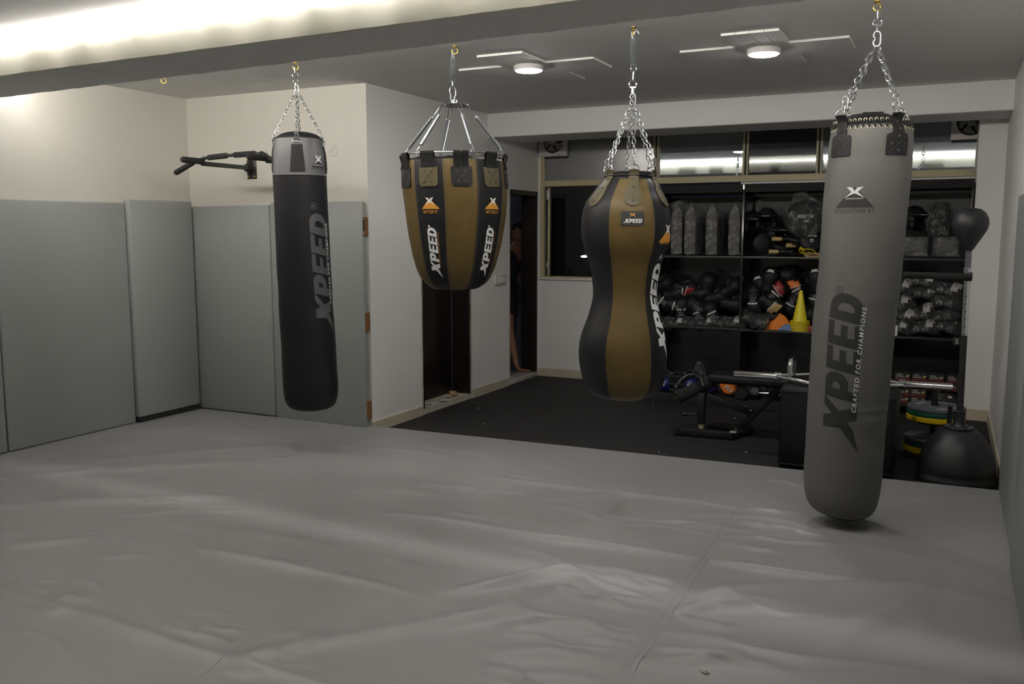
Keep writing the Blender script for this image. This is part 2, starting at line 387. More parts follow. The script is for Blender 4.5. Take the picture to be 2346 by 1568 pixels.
point('washroom_light', (-5.6, 9.7, 2.3), 2.2, .08, (.8,.85,1))
# ---------------------------------------------------------------- window
wf = MB()
def bar(a, b, bev=.004): wf.box2(a, b, bev=bev)
yf0, yf1 = YB-.02, YB+.05
bar((-4.075,yf0,1.10),(-4.03,yf1,2.71)); bar((-4.03,yf0,2.10),(.19,yf1,2.165)); bar((.16,yf0,2.165),(.19,yf1,2.71)); bar((-4.03,yf0,2.67),(.16,yf1,2.71))
for xx in (-2.77,-1.86,-1.167): bar((xx-.028,yf0,2.165),(xx+.028,yf1,2.67)); 
bar((-2.80,yf0,1.12),(-2.75,yf1,2.10)); bar((-4.03,yf0,1.10),(-1.9,yf1,1.125))
win = struct('window_1', wf, 'winframe')
for xx in (-2.77,-1.86,-1.167):
    t = MB(); t.box2((xx-.006,yf0-.006,2.165),(xx+.010,yf0,2.67)); tag(obj('glazing_bead', t, 'print_black', win),'black glazing bead')
for xa, xb, m, lab, tilt in ((-4.03,-2.80,'pane_dull','dull grey filmed pane',.012),(-2.742,-1.888,'pane_bright','bright mirror-filmed pane',.0),(-1.832,-1.195,'pane_dark','dark pane',.0),(-1.139,.16,'pane_bright','bright mirror-filmed pane',.0)):
    t = MB(); t.box(((xa+xb)/2,YB+.015,2.417),(xb-xa,.006,.505),rot=(tilt,0,0)); tag(obj('window_pane', t, m, win, smooth=0), lab)
t = MB(); t.box2((-4.0,YB+.02,1.125),(-2.80,YB+.026,2.10)); obj('window_pane', t, 'pane_open', win, smooth=0)
t = MB(); t.box2((-3.99,YB-.012,1.13),(-3.965,YB+.018,2.09),bev=.003); cf = obj('casement_stile', t, 'winframe', win)
t = MB(); t.box2((-3.995,YB-.03,1.96),(-3.96,YB-.012,2.06),bev=.004); t.box2((-3.99,YB-.03,1.22),(-3.965,YB-.012,1.27)); tag(obj('hinge', t, 'fanpl', cf),'pale metal hinge')
s = MB(); s.box2((-4.09,YB-.03,1.085),(-2.65,YB,1.105),bev=.003); obj('window_sill', s, 'wallw', win)
# outside at night
g = MB(); g.box2((-60,9.6,-3.2),(40,90,-3.1)); struct('ground_outside', g, 'ground')
lp = onx  # (alias unused)
P = ony(1338,588,30.); sl = thing('street_lamp', (P.x,P.y,-3.1), 'lit street lamp far outside the dark window, left of the curvy hanging bag', 'street lamp')
m_ = MB(); m_.rod((P.x+.5,P.y,-3.1),(P.x+.5,P.y,P.z+.12),.06,.04); m_.rod((P.x+.5,P.y,P.z+.12),(P.x,P.y,P.z+.1),.03); obj('pole', m_, 'blkp', sl)
m_ = MB(); m_.blob((P.x,P.y,P.z),(.13,.08,.045),sub=2); obj('lamp_head', m_, 'street', sl)
bu = thing('garden_bush', (-5.2,12.3,-3.1), 'leafy bush outside seen over the window sill', 'bush')
rnd = random.Random(11); m_ = MB()
for i in range(900):
    a = rnd.uniform(0,2*PI); r = rnd.random()**.5
    c = Vector((-5.2+1.15*r*math.cos(a), 12.3+.5*r*math.sin(a), .80+.36*(1-r*r)*rnd.random()+.05*math.sin(a*3)))
    R = Euler((rnd.uniform(0,PI),rnd.uniform(0,PI),rnd.uniform(0,PI))).to_matrix(); L_, W_ = rnd.uniform(.04,.07), .018
    vs = [m_.bm.verts.new(c+R@Vector(q)) for q in ((0,-L_,0),(W_,0,.006),(0,L_,0),(-W_,0,.006))]; m_.bm.faces.new(vs)
tag(obj('foliage', m_, 'leaf', bu, smooth=0), kind='stuff')
m_ = MB(); m_.blob((-5.2,12.3,.62),(1.0,.42,.32),sub=3,noise=.12); m_.rod((-5.2,12.3,-3.1),(-5.2,12.3,.5),.06); obj('stem', m_, 'bark', bu)
point('bush_fill_light', (-4.6, 10.6, 2.6), 5., .1, (.9,.95,1))  # unseen fill light added outside to brighten the bush, no fixture there
# ---------------------------------------------------------------- lights of the room
def led(name, yf, z, lab, x0=XL+.02, x1=XR-.03):
    o = MB(); a = Vector((x0,yf(x0),z-.003)); b = Vector((x1,yf(x1),z-.003)); d = b-a; o.box((a+b)/2,(d.length,.012,.014),rot=(0,0,math.atan2(d.y,d.x)),bev=.003); return tag(obj(name, o, 'strip', None, origin=a), lab, 'led strip')
led('led_strip', lambda x: bn0(x)-.016, CE-.015, 'long glowing led strip along the top of the big ceiling beam, camera side')
led('led_strip', lambda x: bn1(x)+.024, CE-.052, 'long glowing led strip on the window side of the big ceiling beam')
def ceiling_lamp(x, y, lab):
    z = 2.73
    t = thing('ceiling_lamp', (x,y,z), lab, 'ceiling lamp', 'round ceiling lamps')
    m_ = MB(); m_.lathe([(.085,0),(.098,-.002),(.102,-.008),(.102,-.030),(.096,-.035),(.092,-.035)], (x,y,z), 40); obj('lamp_body', m_, 'white', t)
    m_ = MB(); m_.lathe([(.0915,-.0345),(.086,-.040),(.07,-.044),(.04,-.046),(.0,-.0465)], (x,y,z), 40); tag(obj('diffuser', m_, 'lampglow', t),'glowing white diffuser')
ceiling_lamp(-2.640,5.64,'lit round ceiling lamp between the wide teardrop bag and the curvy bag')
ceiling_lamp(-1.100,5.775,'lit round ceiling lamp nearest the tall charcoal bag')
def plus_panel(cx, cy, lab):
    t = thing('ceiling_panel', (cx,cy,CE), lab, 'ceiling panel', 'raised plus-shaped ceiling panels')
    h = .014
    def piece(a, b):
        m_ = MB(); m_.box2((a[0],a[1],CE-h),(b[0],b[1],CE-.0005)); 
        for f in m_.bm.faces:
            if abs(f.normal.z) < .5: f.material_index = 1
        m_.bm.normal_update()
        for f in m_.bm.faces: f.material_index = 0 if abs(f.normal.z) > .5 else 1
        obj('panel_board', m_, ['patch','litedge'], t, smooth=0)
    for i in range(4):
        xa = cx-.165+i*.0825
        piece((xa,cy-.53),(xa+.0795,cy-.16)); piece((xa,cy+.20),(xa+.0795,cy+.56))
    piece((cx-.51,cy-.16),(cx+.50,cy+.20))
plus_panel(-2.665,5.78,'white plus-shaped ceiling panel around the lamp beside the wide teardrop bag')
plus_panel(-1.095,5.845,'white plus-shaped ceiling panel around the lamp by the curvy bag')
# ---------------------------------------------------------------- extractor fans
def fan(x0, x1, lab):
    z1 = 2.755 if False else 2.742; z0 = 2.42; cx = (x0+x1)/2; w = x1-x0; cz = z0+.152; y = YB-.05
    t = thing('extractor_fan', (cx,YB,z0), lab, 'extractor fan', 'extractor fans in the window')
    m_ = MB(); n = 40; R = .120
    sq = [];
    A = [];B = [];Cc = [];Dd = []
    for i in range(n):
        a = 2*PI*i/n; c, s_ = math.cos(a), math.sin(a); k = 1/max(abs(c),abs(s_))
        zz = z0+.163+s_*k*.163; zz = min(zz, z1)
        A.append(m_.bm.verts.new((cx+c*k*w/2, y+.045, zz))); B.append(m_.bm.verts.new((cx+c*k*w/2*.985, y, cz+(zz-cz)*.985)))
        zr = cz+s_*R
        Cc.append(m_.bm.verts.new((cx+c*R, y-.006, min(zr,z1)))); Dd.append(m_.bm.verts.new((cx+c*R*.95, y+.045, min(cz+s_*R*.95,z1))))
    m_.skin(A,B); m_.skin(B,Cc); m_.skin(Cc,Dd); obj('fan_housing', m_, 'fanpl', t)
    m_ = MB(); m_.box2((cx-w/2+.01,y+.04,z0-.018),(cx+w/2-.01,y+.045,z1)); obj('back_plate', m_, 'print_black', t)
    m_ = MB(); m_.lathe([(0,-.02),(.035,-.018),(.040,0),(.040,.02)],(cx,y+.012,cz),24,ax=Euler((-PI/2,0,0)).to_matrix()); obj('hub', m_, 'fandark', t)
    for i in range(5):
        m_ = MB(); a0 = 2*PI*i/5+.5; r0 = .036; r1 = R*.9; top = []; bot = []
        for j in range(7):
            f = j/6; r = r0+(r1-r0)*f; wid = (.26+.36*math.sin(f*2.2)) 
            for q, lst in ((-wid/1.2,bot),(wid/1.2,top)):
                a = a0+q+f*.25; lst.append(Vector((cx+r*math.cos(a), y+.022+.012*q, min(cz+r*math.sin(a), z1-.004))))
        L_ = [m_.bm.verts.new(p) for p in bot]; U = [m_.bm.verts.new(p) for p in top]
        for j in range(6): m_.bm.faces.new((L_[j],L_[j+1],U[j+1],U[j]))
        ret = bmesh.ops.solidify(m_.bm, geom=m_.bm.faces[:], thickness=.003)
        obj('fan_blade', m_, 'fanpl', t)
    m_ = MB(); m_.box2((cx+w*.18,y-.008,z0+.015),(cx+w*.30,y-.004,z0+.019)); tag(obj('name_plate', m_, 'print_dim', t),'tiny dark name strip')
fan(-4.083,-3.753,'white extractor fan at the left end of the window')
fan(-.05,.27,'extractor fan at the right end of the window, half behind the pillar')
# ---------------------------------------------------------------- small wall things
sw = thing('light_switch', (XC,8.08,1.125), 'white wall switch box between the two dark doorways', 'light switch')
m_ = MB(); m_.box2((XC,7.96,1.075),(XC+.018,8.20,1.172),bev=.005); obj('switch_plate', m_, 'fanpl', sw)
for i in range(3): m_ = MB(); m_.box2((XC+.016,8.045+i*.045,1.10),(XC+.024,8.083+i*.045,1.15),bev=.003); obj('rocker', m_, 'white', sw)
wp = thing('wall_plate', (-4.432,YA,2.251), 'round blank cover plate on the alcove wall beside the black bag', 'wall plate')
m_ = MB(); m_.lathe([(0,.006),(.046,.005),(.05,0)],(-4.432,YA-.001,2.251),32,ax=Euler((PI/2,0,0)).to_matrix()); obj('cover_disc', m_, 'wall', wp)
for dx, dz in ((0,0),(.018,.022),(-.016,-.016)):
    m_ = MB(); m_.lathe([(0,.009),(.003,.008),(.003,.0)],(-4.432+dx,YA-.001,2.251+dz),10,ax=Euler((PI/2,0,0)).to_matrix()); obj('screw', m_, 'print_dim', wp)
def ceiling_hook(x, y, lab, r=.018, ang=0., open_=True):
    t = thing('ceiling_hook', (x,y,CE), lab, 'ceiling hook', 'brass ceiling hooks')
    m_ = MB(); m_.lathe([(.016,0),(.016,-.004),(.006,-.008)],(x,y,CE),16); obj('hook_plate', m_, 'brass', t)
    m_ = MB(); dx = Vector((math.cos(ang),math.sin(ang),0)); c = Vector((x,y,CE-.012-r))
    pts = [Vector((x,y,CE))]+[c+dx*(r*math.sin(a))+Vector((0,0,r*math.cos(a))) for a in [PI*2*k/18 for k in range(0,19 if not open_ else 16)]]
    m_.tube(pts,.0036,8); obj('hook_ring', m_, 'brass', t)
    return Vector((x,y,CE-.012-2*r))
H1 = ceiling_hook(-4.052,4.93,'brass ceiling hook holding the black bag by the left wall', ang=YAW)
H2 = ceiling_hook(-2.812,4.93,'brass ceiling hook above the wide teardrop bag', ang=YAW)
H3 = ceiling_hook(-1.660,4.93,'brass ceiling hook above the curvy olive and black bag', ang=YAW+1.2)
H4 = ceiling_hook(-.392,4.93,'brass ceiling hook above the tall charcoal bag', ang=YAW)
ceiling_hook(-5.284,4.93,'empty brass ceiling hook near the left wall', ang=YAW)
# ---------------------------------------------------------------- padded wall mats
def pad(name, a, b, lab, cat='wall pad', group='grey wall pads', axis='x'):
    a, b = Vector(a), Vector(b); t = thing(name, ((a.x+b.x)/2,(a.y+b.y)/2,a.z), lab, cat, group)
    m_ = MB(); m_.box2(a,b,bev=.012)
    # a slight softness of the big face
    obj('pad_cover', m_, 'padw', t, smooth=50)
    return t
x = XL
pad('wall_pad', (x,3.02,.052),(x+.055,3.965,1.825),'grey wall pad on the left wall, nearest the camera')
pad('wall_pad', (x,3.97,.052),(x+.058,5.075,1.838),'wide grey wall pad on the left wall, second from the alcove corner')
for k in range(5): pad('wall_pad', (x,3.01-(k+1)*1.1,.052),(x+.055,3.01-k*1.1-.006,1.825),'grey wall pad on the left wall beyond the frame edge')
pad('wall_pad', (x+.03,5.078,.094),(x+.095,5.74,1.866),'narrow raised grey wall pad on the left wall next to the alcove corner')
rs = MB(); rs.box2((x+.0,5.08,.052),(x+.085,5.75,.092))
tag(obj('rubber_strip', rs, 'black', None, origin=(x,5.4,.052)), 'black interlocking rubber strip under the narrow raised wall pad', 'rubber strip')
rs_o = bpy.data.objects['rubber_strip']
for k in range(9):
    m_ = MB(); c = Vector((x+.086,5.12+k*.07,.075)); m_.tube([c+Vector((0,.010*math.sin(a),.008*math.cos(a))) for a in [PI*q/6 for q in range(0,8)]],.0018,5); obj('joint_lug', m_, 'print_grey', rs_o)
pad('wall_pad', (x+.06,YA-.06,.055),(-5.052,YA-.006,1.825),'grey wall pad in the alcove, left of the black bag')
pad('wall_pad', (-5.046,YA-.06,.045),(-4.125,YA-.006,1.842),'grey wall pad in the alcove, right behind the black bag')
for z0, z1, d in ((1.585,1.72,1),(.83,.97,0),(.12,.26,0)):
    t = thing('timber_batten', (-4.15,YA-.03,z0), {1:'brown timber batten with a black face at the top edge of the alcove wall pad',0:'brown timber batten behind the alcove wall pad, '+('middle height' if z0>.5 else 'just above the floor')}[d], 'batten')
    m_ = MB(); m_.box2((-4.24,YA-.045,z0),(-4.107,YA-.004,z1)); obj('batten', m_, 'ply', t)
    if d: m_ = MB(); m_.box2((-4.2,YA-.049,z0+.03),(-4.109,YA-.045,z1-.02)); obj('face_strip', m_, 'print_black', t)
x = XR
pad('wall_pad', (x-.032,4.60,.052),(x-.0,5.99,1.815),'grey wall pad on the right wall, beside the dome-based reflex ball')
pad('wall_pad', (x-.045,3.5,.052),(x-.0,4.594,1.83),'grey wall pad on the right wall, closest to the picture edge')
for k in range(5): pad('wall_pad', (x-.045,3.49-(k+1)*1.1,.052),(x-.0,3.49-k*1.1-.006,1.83),'grey wall pad on the right wall beyond the frame edge')
# ---------------------------------------------------------------- the big grey floor matting with its folds and weld seams
def floor_mat():
    nx, ny = 400, 470
    xs = np.linspace(XL+.002, XR-.002, nx); ys = np.linspace(-3.1, 1., ny)
    ys = np.concatenate([np.linspace(-3.1, .9, 60), np.linspace(.92, 5.84, 430)]); ny = len(ys)
    X, Y = np.meshgrid(xs, ys)
    # the far edge runs slightly skew to the room
    Ye = 5.83+ (X+4.1)*.038
    T = (Y-4.9)/(5.84-4.9); Y = np.where(Y > 4.9, 4.9+T*(Ye-4.9), Y)
    Z = np.zeros_like(X)
    def fp(p): q = onz(p[0],p[1],MT); return np.array((q.x,q.y))
    def ridge(P, amp, wid, kind=0, taper=True, raw=False):
        nonlocal Z
        P = [np.array(p) if raw else fp(p) for p in P]
        L = [0.]
        for a, b in zip(P, P[1:]): L.append(L[-1]+np.linalg.norm(b-a))
        best = np.full(X.shape, 9e9); sd = np.zeros_like(X); tt = np.zeros_like(X)
        lo = np.min(P,axis=0)-wid*5; hi = np.max(P,axis=0)+wid*5
        msk = (X>lo[0])&(X<hi[0])&(Y>lo[1])&(Y<hi[1])
        if not msk.any(): return
        xx, yy = X[msk], Y[msk]; be = np.full(xx.shape,9e9); s_ = np.zeros_like(xx); t_ = np.zeros_like(xx)
        for i, (a, b) in enumerate(zip(P, P[1:])):
            d = b-a; n2 = d@d; t = np.clip(((xx-a[0])*d[0]+(yy-a[1])*d[1])/n2,0,1)
            ex, ey = xx-a[0]-t*d[0], yy-a[1]-t*d[1]; e = ex*ex+ey*ey
            sg = np.sign(d[0]*ey-d[1]*ex); m_ = e < be
            be[m_] = e[m_]; s_[m_] = (sg*np.sqrt(e))[m_]; t_[m_] = ((L[i]+t*(L[i+1]-L[i]))/L[-1])[m_]
        q = s_/wid
        w_ = np.sin(np.clip(t_,0.0,1)*PI)**.5 if taper else 1.
        endfade = np.exp(-np.maximum(0,(be-s_*s_))/wid**2)
        amp = amp*3.0
        if kind == 0: h = np.exp(-q*q)                      # rounded ridge
        elif kind == 1: h = np.exp(-(np.abs(q)+.0)**1.35*1.3)         # sharp fold
        elif kind == 2: h = np.tanh(q)*np.exp(-q*q*.12)*.6  # step
        Z[msk] += amp*h*w_*endfade
    R = ridge
    R([(0,1352),(220,1416),(445,1490),(604,1531),(737,1568),(900,1640)],.0045,.04,1)
    R([(0,1352),(220,1416),(445,1490),(604,1531),(737,1568),(900,1640)],.0035,.10,2)
    R([(460,1257),(604,1288),(757,1321),(997,1375)],.007,.04,1); R([(460,1257),(604,1288),(757,1321)],.005,.10,2)
    R([(1100,1389),(1142,1397),(1466,1450)],.006,.035,1); R([(1530,1450),(1843,1513),(2346,1567)],.006,.04,1); R([(1530,1450),(1843,1513),(2346,1567)],-.005,.10,2)
    R([(844,1175),(997,1191),(1200,1226),(1376,1248),(1610,1282)],.008,.035,1); R([(844,1175),(1200,1226),(1610,1282)],.006,.10,2)
    R([(1610,1282),(1800,1312),(2024,1341)],.007,.03,1); R([(2024,1341),(2180,1362),(2346,1381)],.004,.05,0); R([(1610,1282),(2024,1341)],.006,.12,2)
    R([(1100,1091),(1312,1120),(1482,1139),(1690,1163)],.006,.04,1); R([(1720,1160),(1843,1179)],.004,.04,1)
    R([(537,1520),(690,1485),(972,1438),(1200,1392),(1312,1346),(1376,1313)],.010,.06,0); R([(1000,1362),(1100,1346),(1206,1322),(1328,1309),(1440,1315),(1551,1330)],.010,.045,0)
    R([(1588,1368),(1647,1354),(1764,1345),(2003,1345),(2162,1354)],.009,.045,0); R([(1541,1407),(1631,1389),(1737,1383)],.009,.035,0)
    R([(0,1101),(205,1083),(460,1068),(640,1060)],.007,.06,0); R([(0,1163),(205,1152),(435,1144),(563,1139)],.009,.06,0); R([(0,1257),(230,1234)],.005,.05,0)
    R([(100,1075),(307,1050),(614,1027),(844,1006)],.006,.08,0); R([(1450,1524),(1578,1516),(1711,1503)],.007,.04,0)
    R([(620,1450),(700,1470),(690,1500)],.005,.04,0); R([(1900,1500),(1985,1430),(2100,1380)],.005,.05,0)
    R([(1150,1440),(1300,1436),(1400,1450)],.005,.05,0); R([(1100,1500),(1250,1495),(1400,1515)],.006,.05,0)
    # weld seams: a flattened band, two thin welded lines, and the puckers that fan out on both sides
    def seam(P, strength, lines=True):
        Q = [fp(p) for p in P]; rnd = random.Random(21)
        n = int(46*strength)
        for i in range(n):
            f = rnd.random()**.8; k = f*(len(Q)-1); j = min(int(k),len(Q)-2); p = Q[j]+(Q[j+1]-Q[j])*(k-j)
            if p[1] < .6: continue
            s = rnd.choice((-1,1)); ln = rnd.uniform(.15,.62)*(.6+.4*strength); a = rnd.uniform(-.30,.30)
            pts = [p+np.array((s*.05,0))]+[p+np.array((s*(.05+ln*t), ln*t*a+.10*ln*math.sin(t*2.6)*rnd.choice((-.6,.6)))) for t in (.25,.5,.75,1)]
            R(pts, rnd.uniform(.0015,.0058)*strength, rnd.uniform(.014,.03), 0, True, True)
    seam([(1755,1074),(1690,1175),(1600,1300),(1500,1450),(1420,1568),(1330,1700)],1.)
    seam([(1270,1022),(1170,1080),(1000,1185),(900,1255),(760,1330),(600,1445),(430,1568)],.55,False)
    seam([(700,985),(520,1110),(300,1260),(0,1420)],.5,False)
    rnd = random.Random(4)
    for i in range(70):
        c = np.array((rnd.uniform(-5.8,.2), rnd.uniform(.8,5.7))); a = rnd.gauss(.0,.35); ln = rnd.uniform(.2,.9)
        d = np.array((math.cos(a),math.sin(a)))*ln; R([c-d/2,c+np.array((-d[1],d[0]))*.08,c+d/2],rnd.uniform(.001,.004),rnd.uniform(.025,.06),0,True,True)
    Z += .0016*np.sin(X*3.1+np.sin(Y*2.3)*1.3)*np.sin(Y*2.7+1)
    # calm it at the borders so it lies flat against pads and walls
    e = np.minimum(np.minimum(X-XL, XR-X)/.12, 1.); e2 = np.clip((Ye-Y)/.05, 0, 1)
    Z = Z*np.clip(e,0,1)*(.15+.85*e2)
    Z = MT+Z
    vs = np.stack([X,Y,Z],-1).reshape(-1,3)
    idx = np.arange(nx*ny).reshape(ny,nx)
    f = np.stack([idx[:-1,:-1],idx[:-1,1:],idx[1:,1:],idx[1:,:-1]],-1).reshape(-1,4)
    V = vs.tolist(); Fc = f.tolist()
    # skirt down to the floor on the far edge
    o = len(V)
    for i in range(nx): V.append((float(X[-1,i]), float(Y[-1,i])+.004, .002))
    for i in range(nx-1): Fc.append((int(idx[-1,i]),int(idx[-1,i+1]),o+i+1,o+i))
    me = bpy.data.meshes.new('floor_matting'); me.from_pydata(V,[],Fc); me.update()
    o = link('floor_matting', me, 'vinyl', None, 60)
    def zat(x, y):
        j = np.clip(np.searchsorted(Y[:,nx//2], y), 1, ny-1); i = int(np.clip((x-xs[0])/(xs[1]-xs[0]), 0, nx-2))
        return float(max(Z[j-1:j+1, i:i+2].max(), Z[j-1, i]))
    def weld(P, offs, w):
        Q = [fp(p) for p in P]
        for of in offs:
            pts = []
            for a, b in zip(Q, Q[1:]):
                n = max(2, int(np.linalg.norm(b-a)/.03))
                for k in range(n): q = a+(b-a)*k/n; pts.append(Vector((q[0]+of, q[1], zat(q[0]+of, q[1])+.0004)))
            m_ = MB(); m_.tube(pts, w, 6, flat=.35); obj('weld_seam', m_, 'weld', o)
    weld([(1757,1076),(1690,1175),(1600,1300),(1500,1450),(1420,1568),(1330,1700)], (-.022,-.010,.018), .0030)
    weld([(1270,1030),(1170,1080),(1000,1185),(900,1255),(760,1330),(600,1445),(430,1568)], (0.,), .0022)
    tag(o, 'large wrinkled grey vinyl floor matting covering the training area', 'floor mat')
    return o
FM = floor_mat()
# ================================================================ HANGING BAGS
def catmull(xs, ys, q):
    xs, ys = np.array(xs, float), np.array(ys, float)
    m = np.gradient(ys, xs); i = np.clip(np.searchsorted(xs, q)-1, 0, len(xs)-2)
    h = xs[i+1]-xs[i]; t = np.clip((q-xs[i])/h, 0, 1)
    return (2*t**3-3*t**2+1)*ys[i]+(t**3-2*t**2+t)*h*m[i]+(-2*t**3+3*t**2)*ys[i+1]+(t**3-t**2)*h*m[i+1]
class Bag:
    def __init__(s, hook, rows):
        s.h = Vector((hook[0], hook[1], 0)); d = Vector((hook[0], hook[1], 0)).normalized()
        s.ef = -d; s.er = Vector((d.y, -d.x, 0)); s.d = d
        Z, R, O = [], [], []; s.u0 = sum((a+b)/2 for v, a, b in rows)/len(rows)
        for v, a, b in rows:
            A, B, Cn = s.px(a, v), s.px(b, v), s.px((a+b)/2, v)
            Z.append(Cn.z); R.append(max((B-A).length/2, 1e-4)); O.append((Cn-s.h).dot(s.er))
        k = np.argsort(Z); s.Z, s.R, s.O = np.array(Z)[k], np.array(R)[k], np.array(O)[k]
        s.extra = None; s.rim = 99.
    def px(s, u, v):
        r = ray(u, v); t = (s.h-EYE).dot(s.d)/r.dot(s.d); return EYE+r*t
    def pxm(s, v): return s.px(s.u0, v).z      # height of an image row on the bag's own upright plane
    def r(s, z): return float(catmull(s.Z, s.R, z))
    def c(s, z): return s.h+s.er*float(catmull(s.Z, s.O, z))+Vector((0,0,z))
    def S(s, th, z, off=0.):
        r = s.r(min(z,s.rim))+off+(s.extra(th,z) if s.extra else 0); p = s.c(min(z,s.rim)); p.z = z
        return p+s.er*(r*math.sin(th))+s.ef*(r*math.cos(th))
    def N(s, th, z):
        e = .004; a = s.S(th+.01,z)-s.S(th-.01,z); b = s.S(th,z+e)-s.S(th,z-e); n = a.cross(b)
        out = s.er*math.sin(th)+s.ef*math.cos(th); n.normalize(); return n if n.dot(out) > 0 else -n
    def body(s, name, mats, parent, z0, z1, n=96, steps=90, mi=lambda th, z: 0, capb=True, capt=True, zs=None):
        m = MB(); zz = zs if zs is not None else [z0+(z1-z0)*i/steps for i in range(steps+1)]; rings = []
        for z in zz: rings.append([m.bm.verts.new(s.S(2*PI*i/n, z)) for i in range(n)])
        for k in range(len(rings)-1):
            for i in range(n):
                f = m.bm.faces.new((rings[k][i], rings[k][(i+1)%n], rings[k+1][(i+1)%n], rings[k+1][i])); f.material_index = mi(2*PI*(i+.5)/n, (zz[k]+zz[k+1])/2)
        if capb: m.cap(rings[0])
        if capt: m.cap(rings[-1])
        return obj(name, m, mats, parent, smooth=50)
    def plate(s, name, mats, parent, th0, rows, off=.004, n=10, lean=0., top_bulge=0.):
        """a leather patch lying on the surface; rows [(z, half width, centre shift)]"""
        m = MB(); G = []; B = []
        for q in rows:
            z, w = q[0], q[1]; sh = q[2] if len(q) > 2 else 0.; o_ = off+(q[3] if len(q) > 3 else 0.)
            r = s.r(min(max(z, s.Z[0]), s.rim))
            g, b = [], []
            for i in range(n+1):
                a = (-w+2*w*i/n+sh)/max(r,.05); g.append(m.bm.verts.new(s.S(th0+a, z, o_))); b.append(m.bm.verts.new(s.S(th0+a, z, o_-off-.001)))
            G.append(g); B.append(b)
        for L_, fl in ((G, False), (B, True)):
            for k in range(len(L_)-1):
                for i in range(n): m.bm.faces.new((L_[k][i], L_[k][i+1], L_[k+1][i+1], L_[k+1][i]))
        for k in range(len(G)-1):
            m.bm.faces.new((G[k][0], G[k+1][0], B[k+1][0], B[k][0])); m.bm.faces.new((G[k][n], B[k][n], B[k+1][n], G[k+1][n]))
        for k in (0, -1):
            for i in range(n): m.bm.faces.new((G[k][i], B[k][i], B[k][i+1], G[k][i+1]))
        return obj(name, m, mats, parent, smooth=50)
    def cross(s, parent, th0, z0, z1, w, off, r=.0009):
        for a in (-1, 1):
            m = MB(); m.tube([s.S(th0+a*(-w+2*w*t)/s.r(z0), z0+(z1-z0)*t, off) for t in [i/8 for i in range(9)]], r, 6); obj('stitching', m, 'print_dim', parent)
    def rivet(s, parent, th, z, off, r=.0045, mt='print_dim', name='rivet'):
        n_ = s.N(th,z); m = MB(); p = s.S(th,z,off); q = n_.to_track_quat('Z','Y').to_matrix()
        m.lathe([(0,.003),(r*.4,.0028),(r,.001),(r,-.002)], p, 12, ax=q); return obj(name, m, mt, parent)
    def words(s, name, bm, parent, mt, za, tha, zb, thb, xa, xb, h, step=.1, yoff=.5, off=0.):
        """lettering running up the bag: text x -> height, text y -> leftwards round the bag"""
        def mp(x, y):
            f = (x-xa)/(xb-xa); z = za+(zb-za)*f; th = tha+(thb-tha)*f-(y-yoff)*h/s.r(z)
            return s.S(th, z, off), s.N(th, z)
        return decal(name, bm, mp, mt, parent, step)
    def upright(s, name, bm, parent, mt, th0, z0, sx, sy, step=.1, off=0., xc=0.):
        def mp(x, y):
            z = z0+y*sy; th = th0+(x-xc)*sx/s.r(z); return s.S(th, z, off), s.N(th, z)
        return decal(name, bm, mp, mt, parent, step)
def width(bm): xs = [v.co.x for v in bm.verts]; return min(xs), max(xs)
def label_text(bag, parent, t, th, z, w, h, mt, name='caption', bold=.015, sp=1.):
    bm = text_bm(t, bold, spacing=sp); a, b = width(bm); bag.upright(name, bm, parent, mt, th, z, w/(b-a), h, .5, xc=(a+b)/2)
def motto(bag, parent, mt, za, tha, zb, thb, h, yoff, bold=.01, sp=1.25, off=.0012, flat=None):
    # the three words of the printed line, one part each
    full = text_bm('CRAFTED FOR CHAMPIONS', bold, 0 if flat else .2, sp); a_, b_ = width(full)
    xs = sorted(v.co.x for v in full.verts); gaps = sorted(((q-p, (p+q)/2) for p, q in zip(xs, xs[1:])), reverse=True)[:2]
    cut = sorted(g[1] for g in gaps); lo = [-9]+cut; hi = cut+[99]
    for k in range(3):
        b = full.copy(); bmesh.ops.delete(b, geom=[v for v in b.verts if not lo[k] < v.co.x < hi[k]], context='VERTS')
        if flat: bag.upright('motto_word', b, parent, mt, tha, za, flat[0]/(b_-a_), flat[1], .6, off, xc=(a_+b_)/2)
        else: bag.words('motto_word', b, parent, mt, za, tha, zb, thb, a_, b_, h, .5, yoff, off)
    full.free()
def oval(m, c, ax, side, L, W, r, n=16, seg=6):
    """one chain link: long axis ax, in the plane (ax, side)"""
    pts = []
    for i in range(n):
        a = 2*PI*i/n; x = math.cos(a); y = math.sin(a)
        k = (L/2-W/2); pts.append(c+ax*(x*W/2+(k if x > 0 else -k if x < 0 else 0))+side*(y*W/2))
    m.tube(pts, r, seg, closed=True)
def chain(name, parent, a, b, L=.030, W=.017, r=.0024, mt='chrome'):
    m = MB(); a, b = Vector(a), Vector(b); d = (b-a); n = max(2, round(d.length/(L-2*r))); d2 = d/n; ax = d.normalized()
    s1 = ax.cross(Vector((0,1,.2))).normalized(); s2 = ax.cross(s1)
    for i in range(n): oval(m, a+d2*(i+.5), ax, s1 if i % 2 else s2, d2.length+2*r*1.1, W, r)
    return obj(name, m, mt, parent)
def ringm(m, c, nrm, R, r, n=22, a0=0., a1=2*PI, up=None):
    q = nrm.normalized(); x = (up or Vector((0,0,1))); x = (x-q*x.dot(q)).normalized(); y = q.cross(x)
    full = a1-a0 > 6.2
    pts = [c+x*(R*math.cos(a0+(a1-a0)*i/n))+y*(R*math.sin(a0+(a1-a0)*i/n)) for i in range(n+(0 if full else 1))]
    m.tube(pts, r, 8, closed=full)
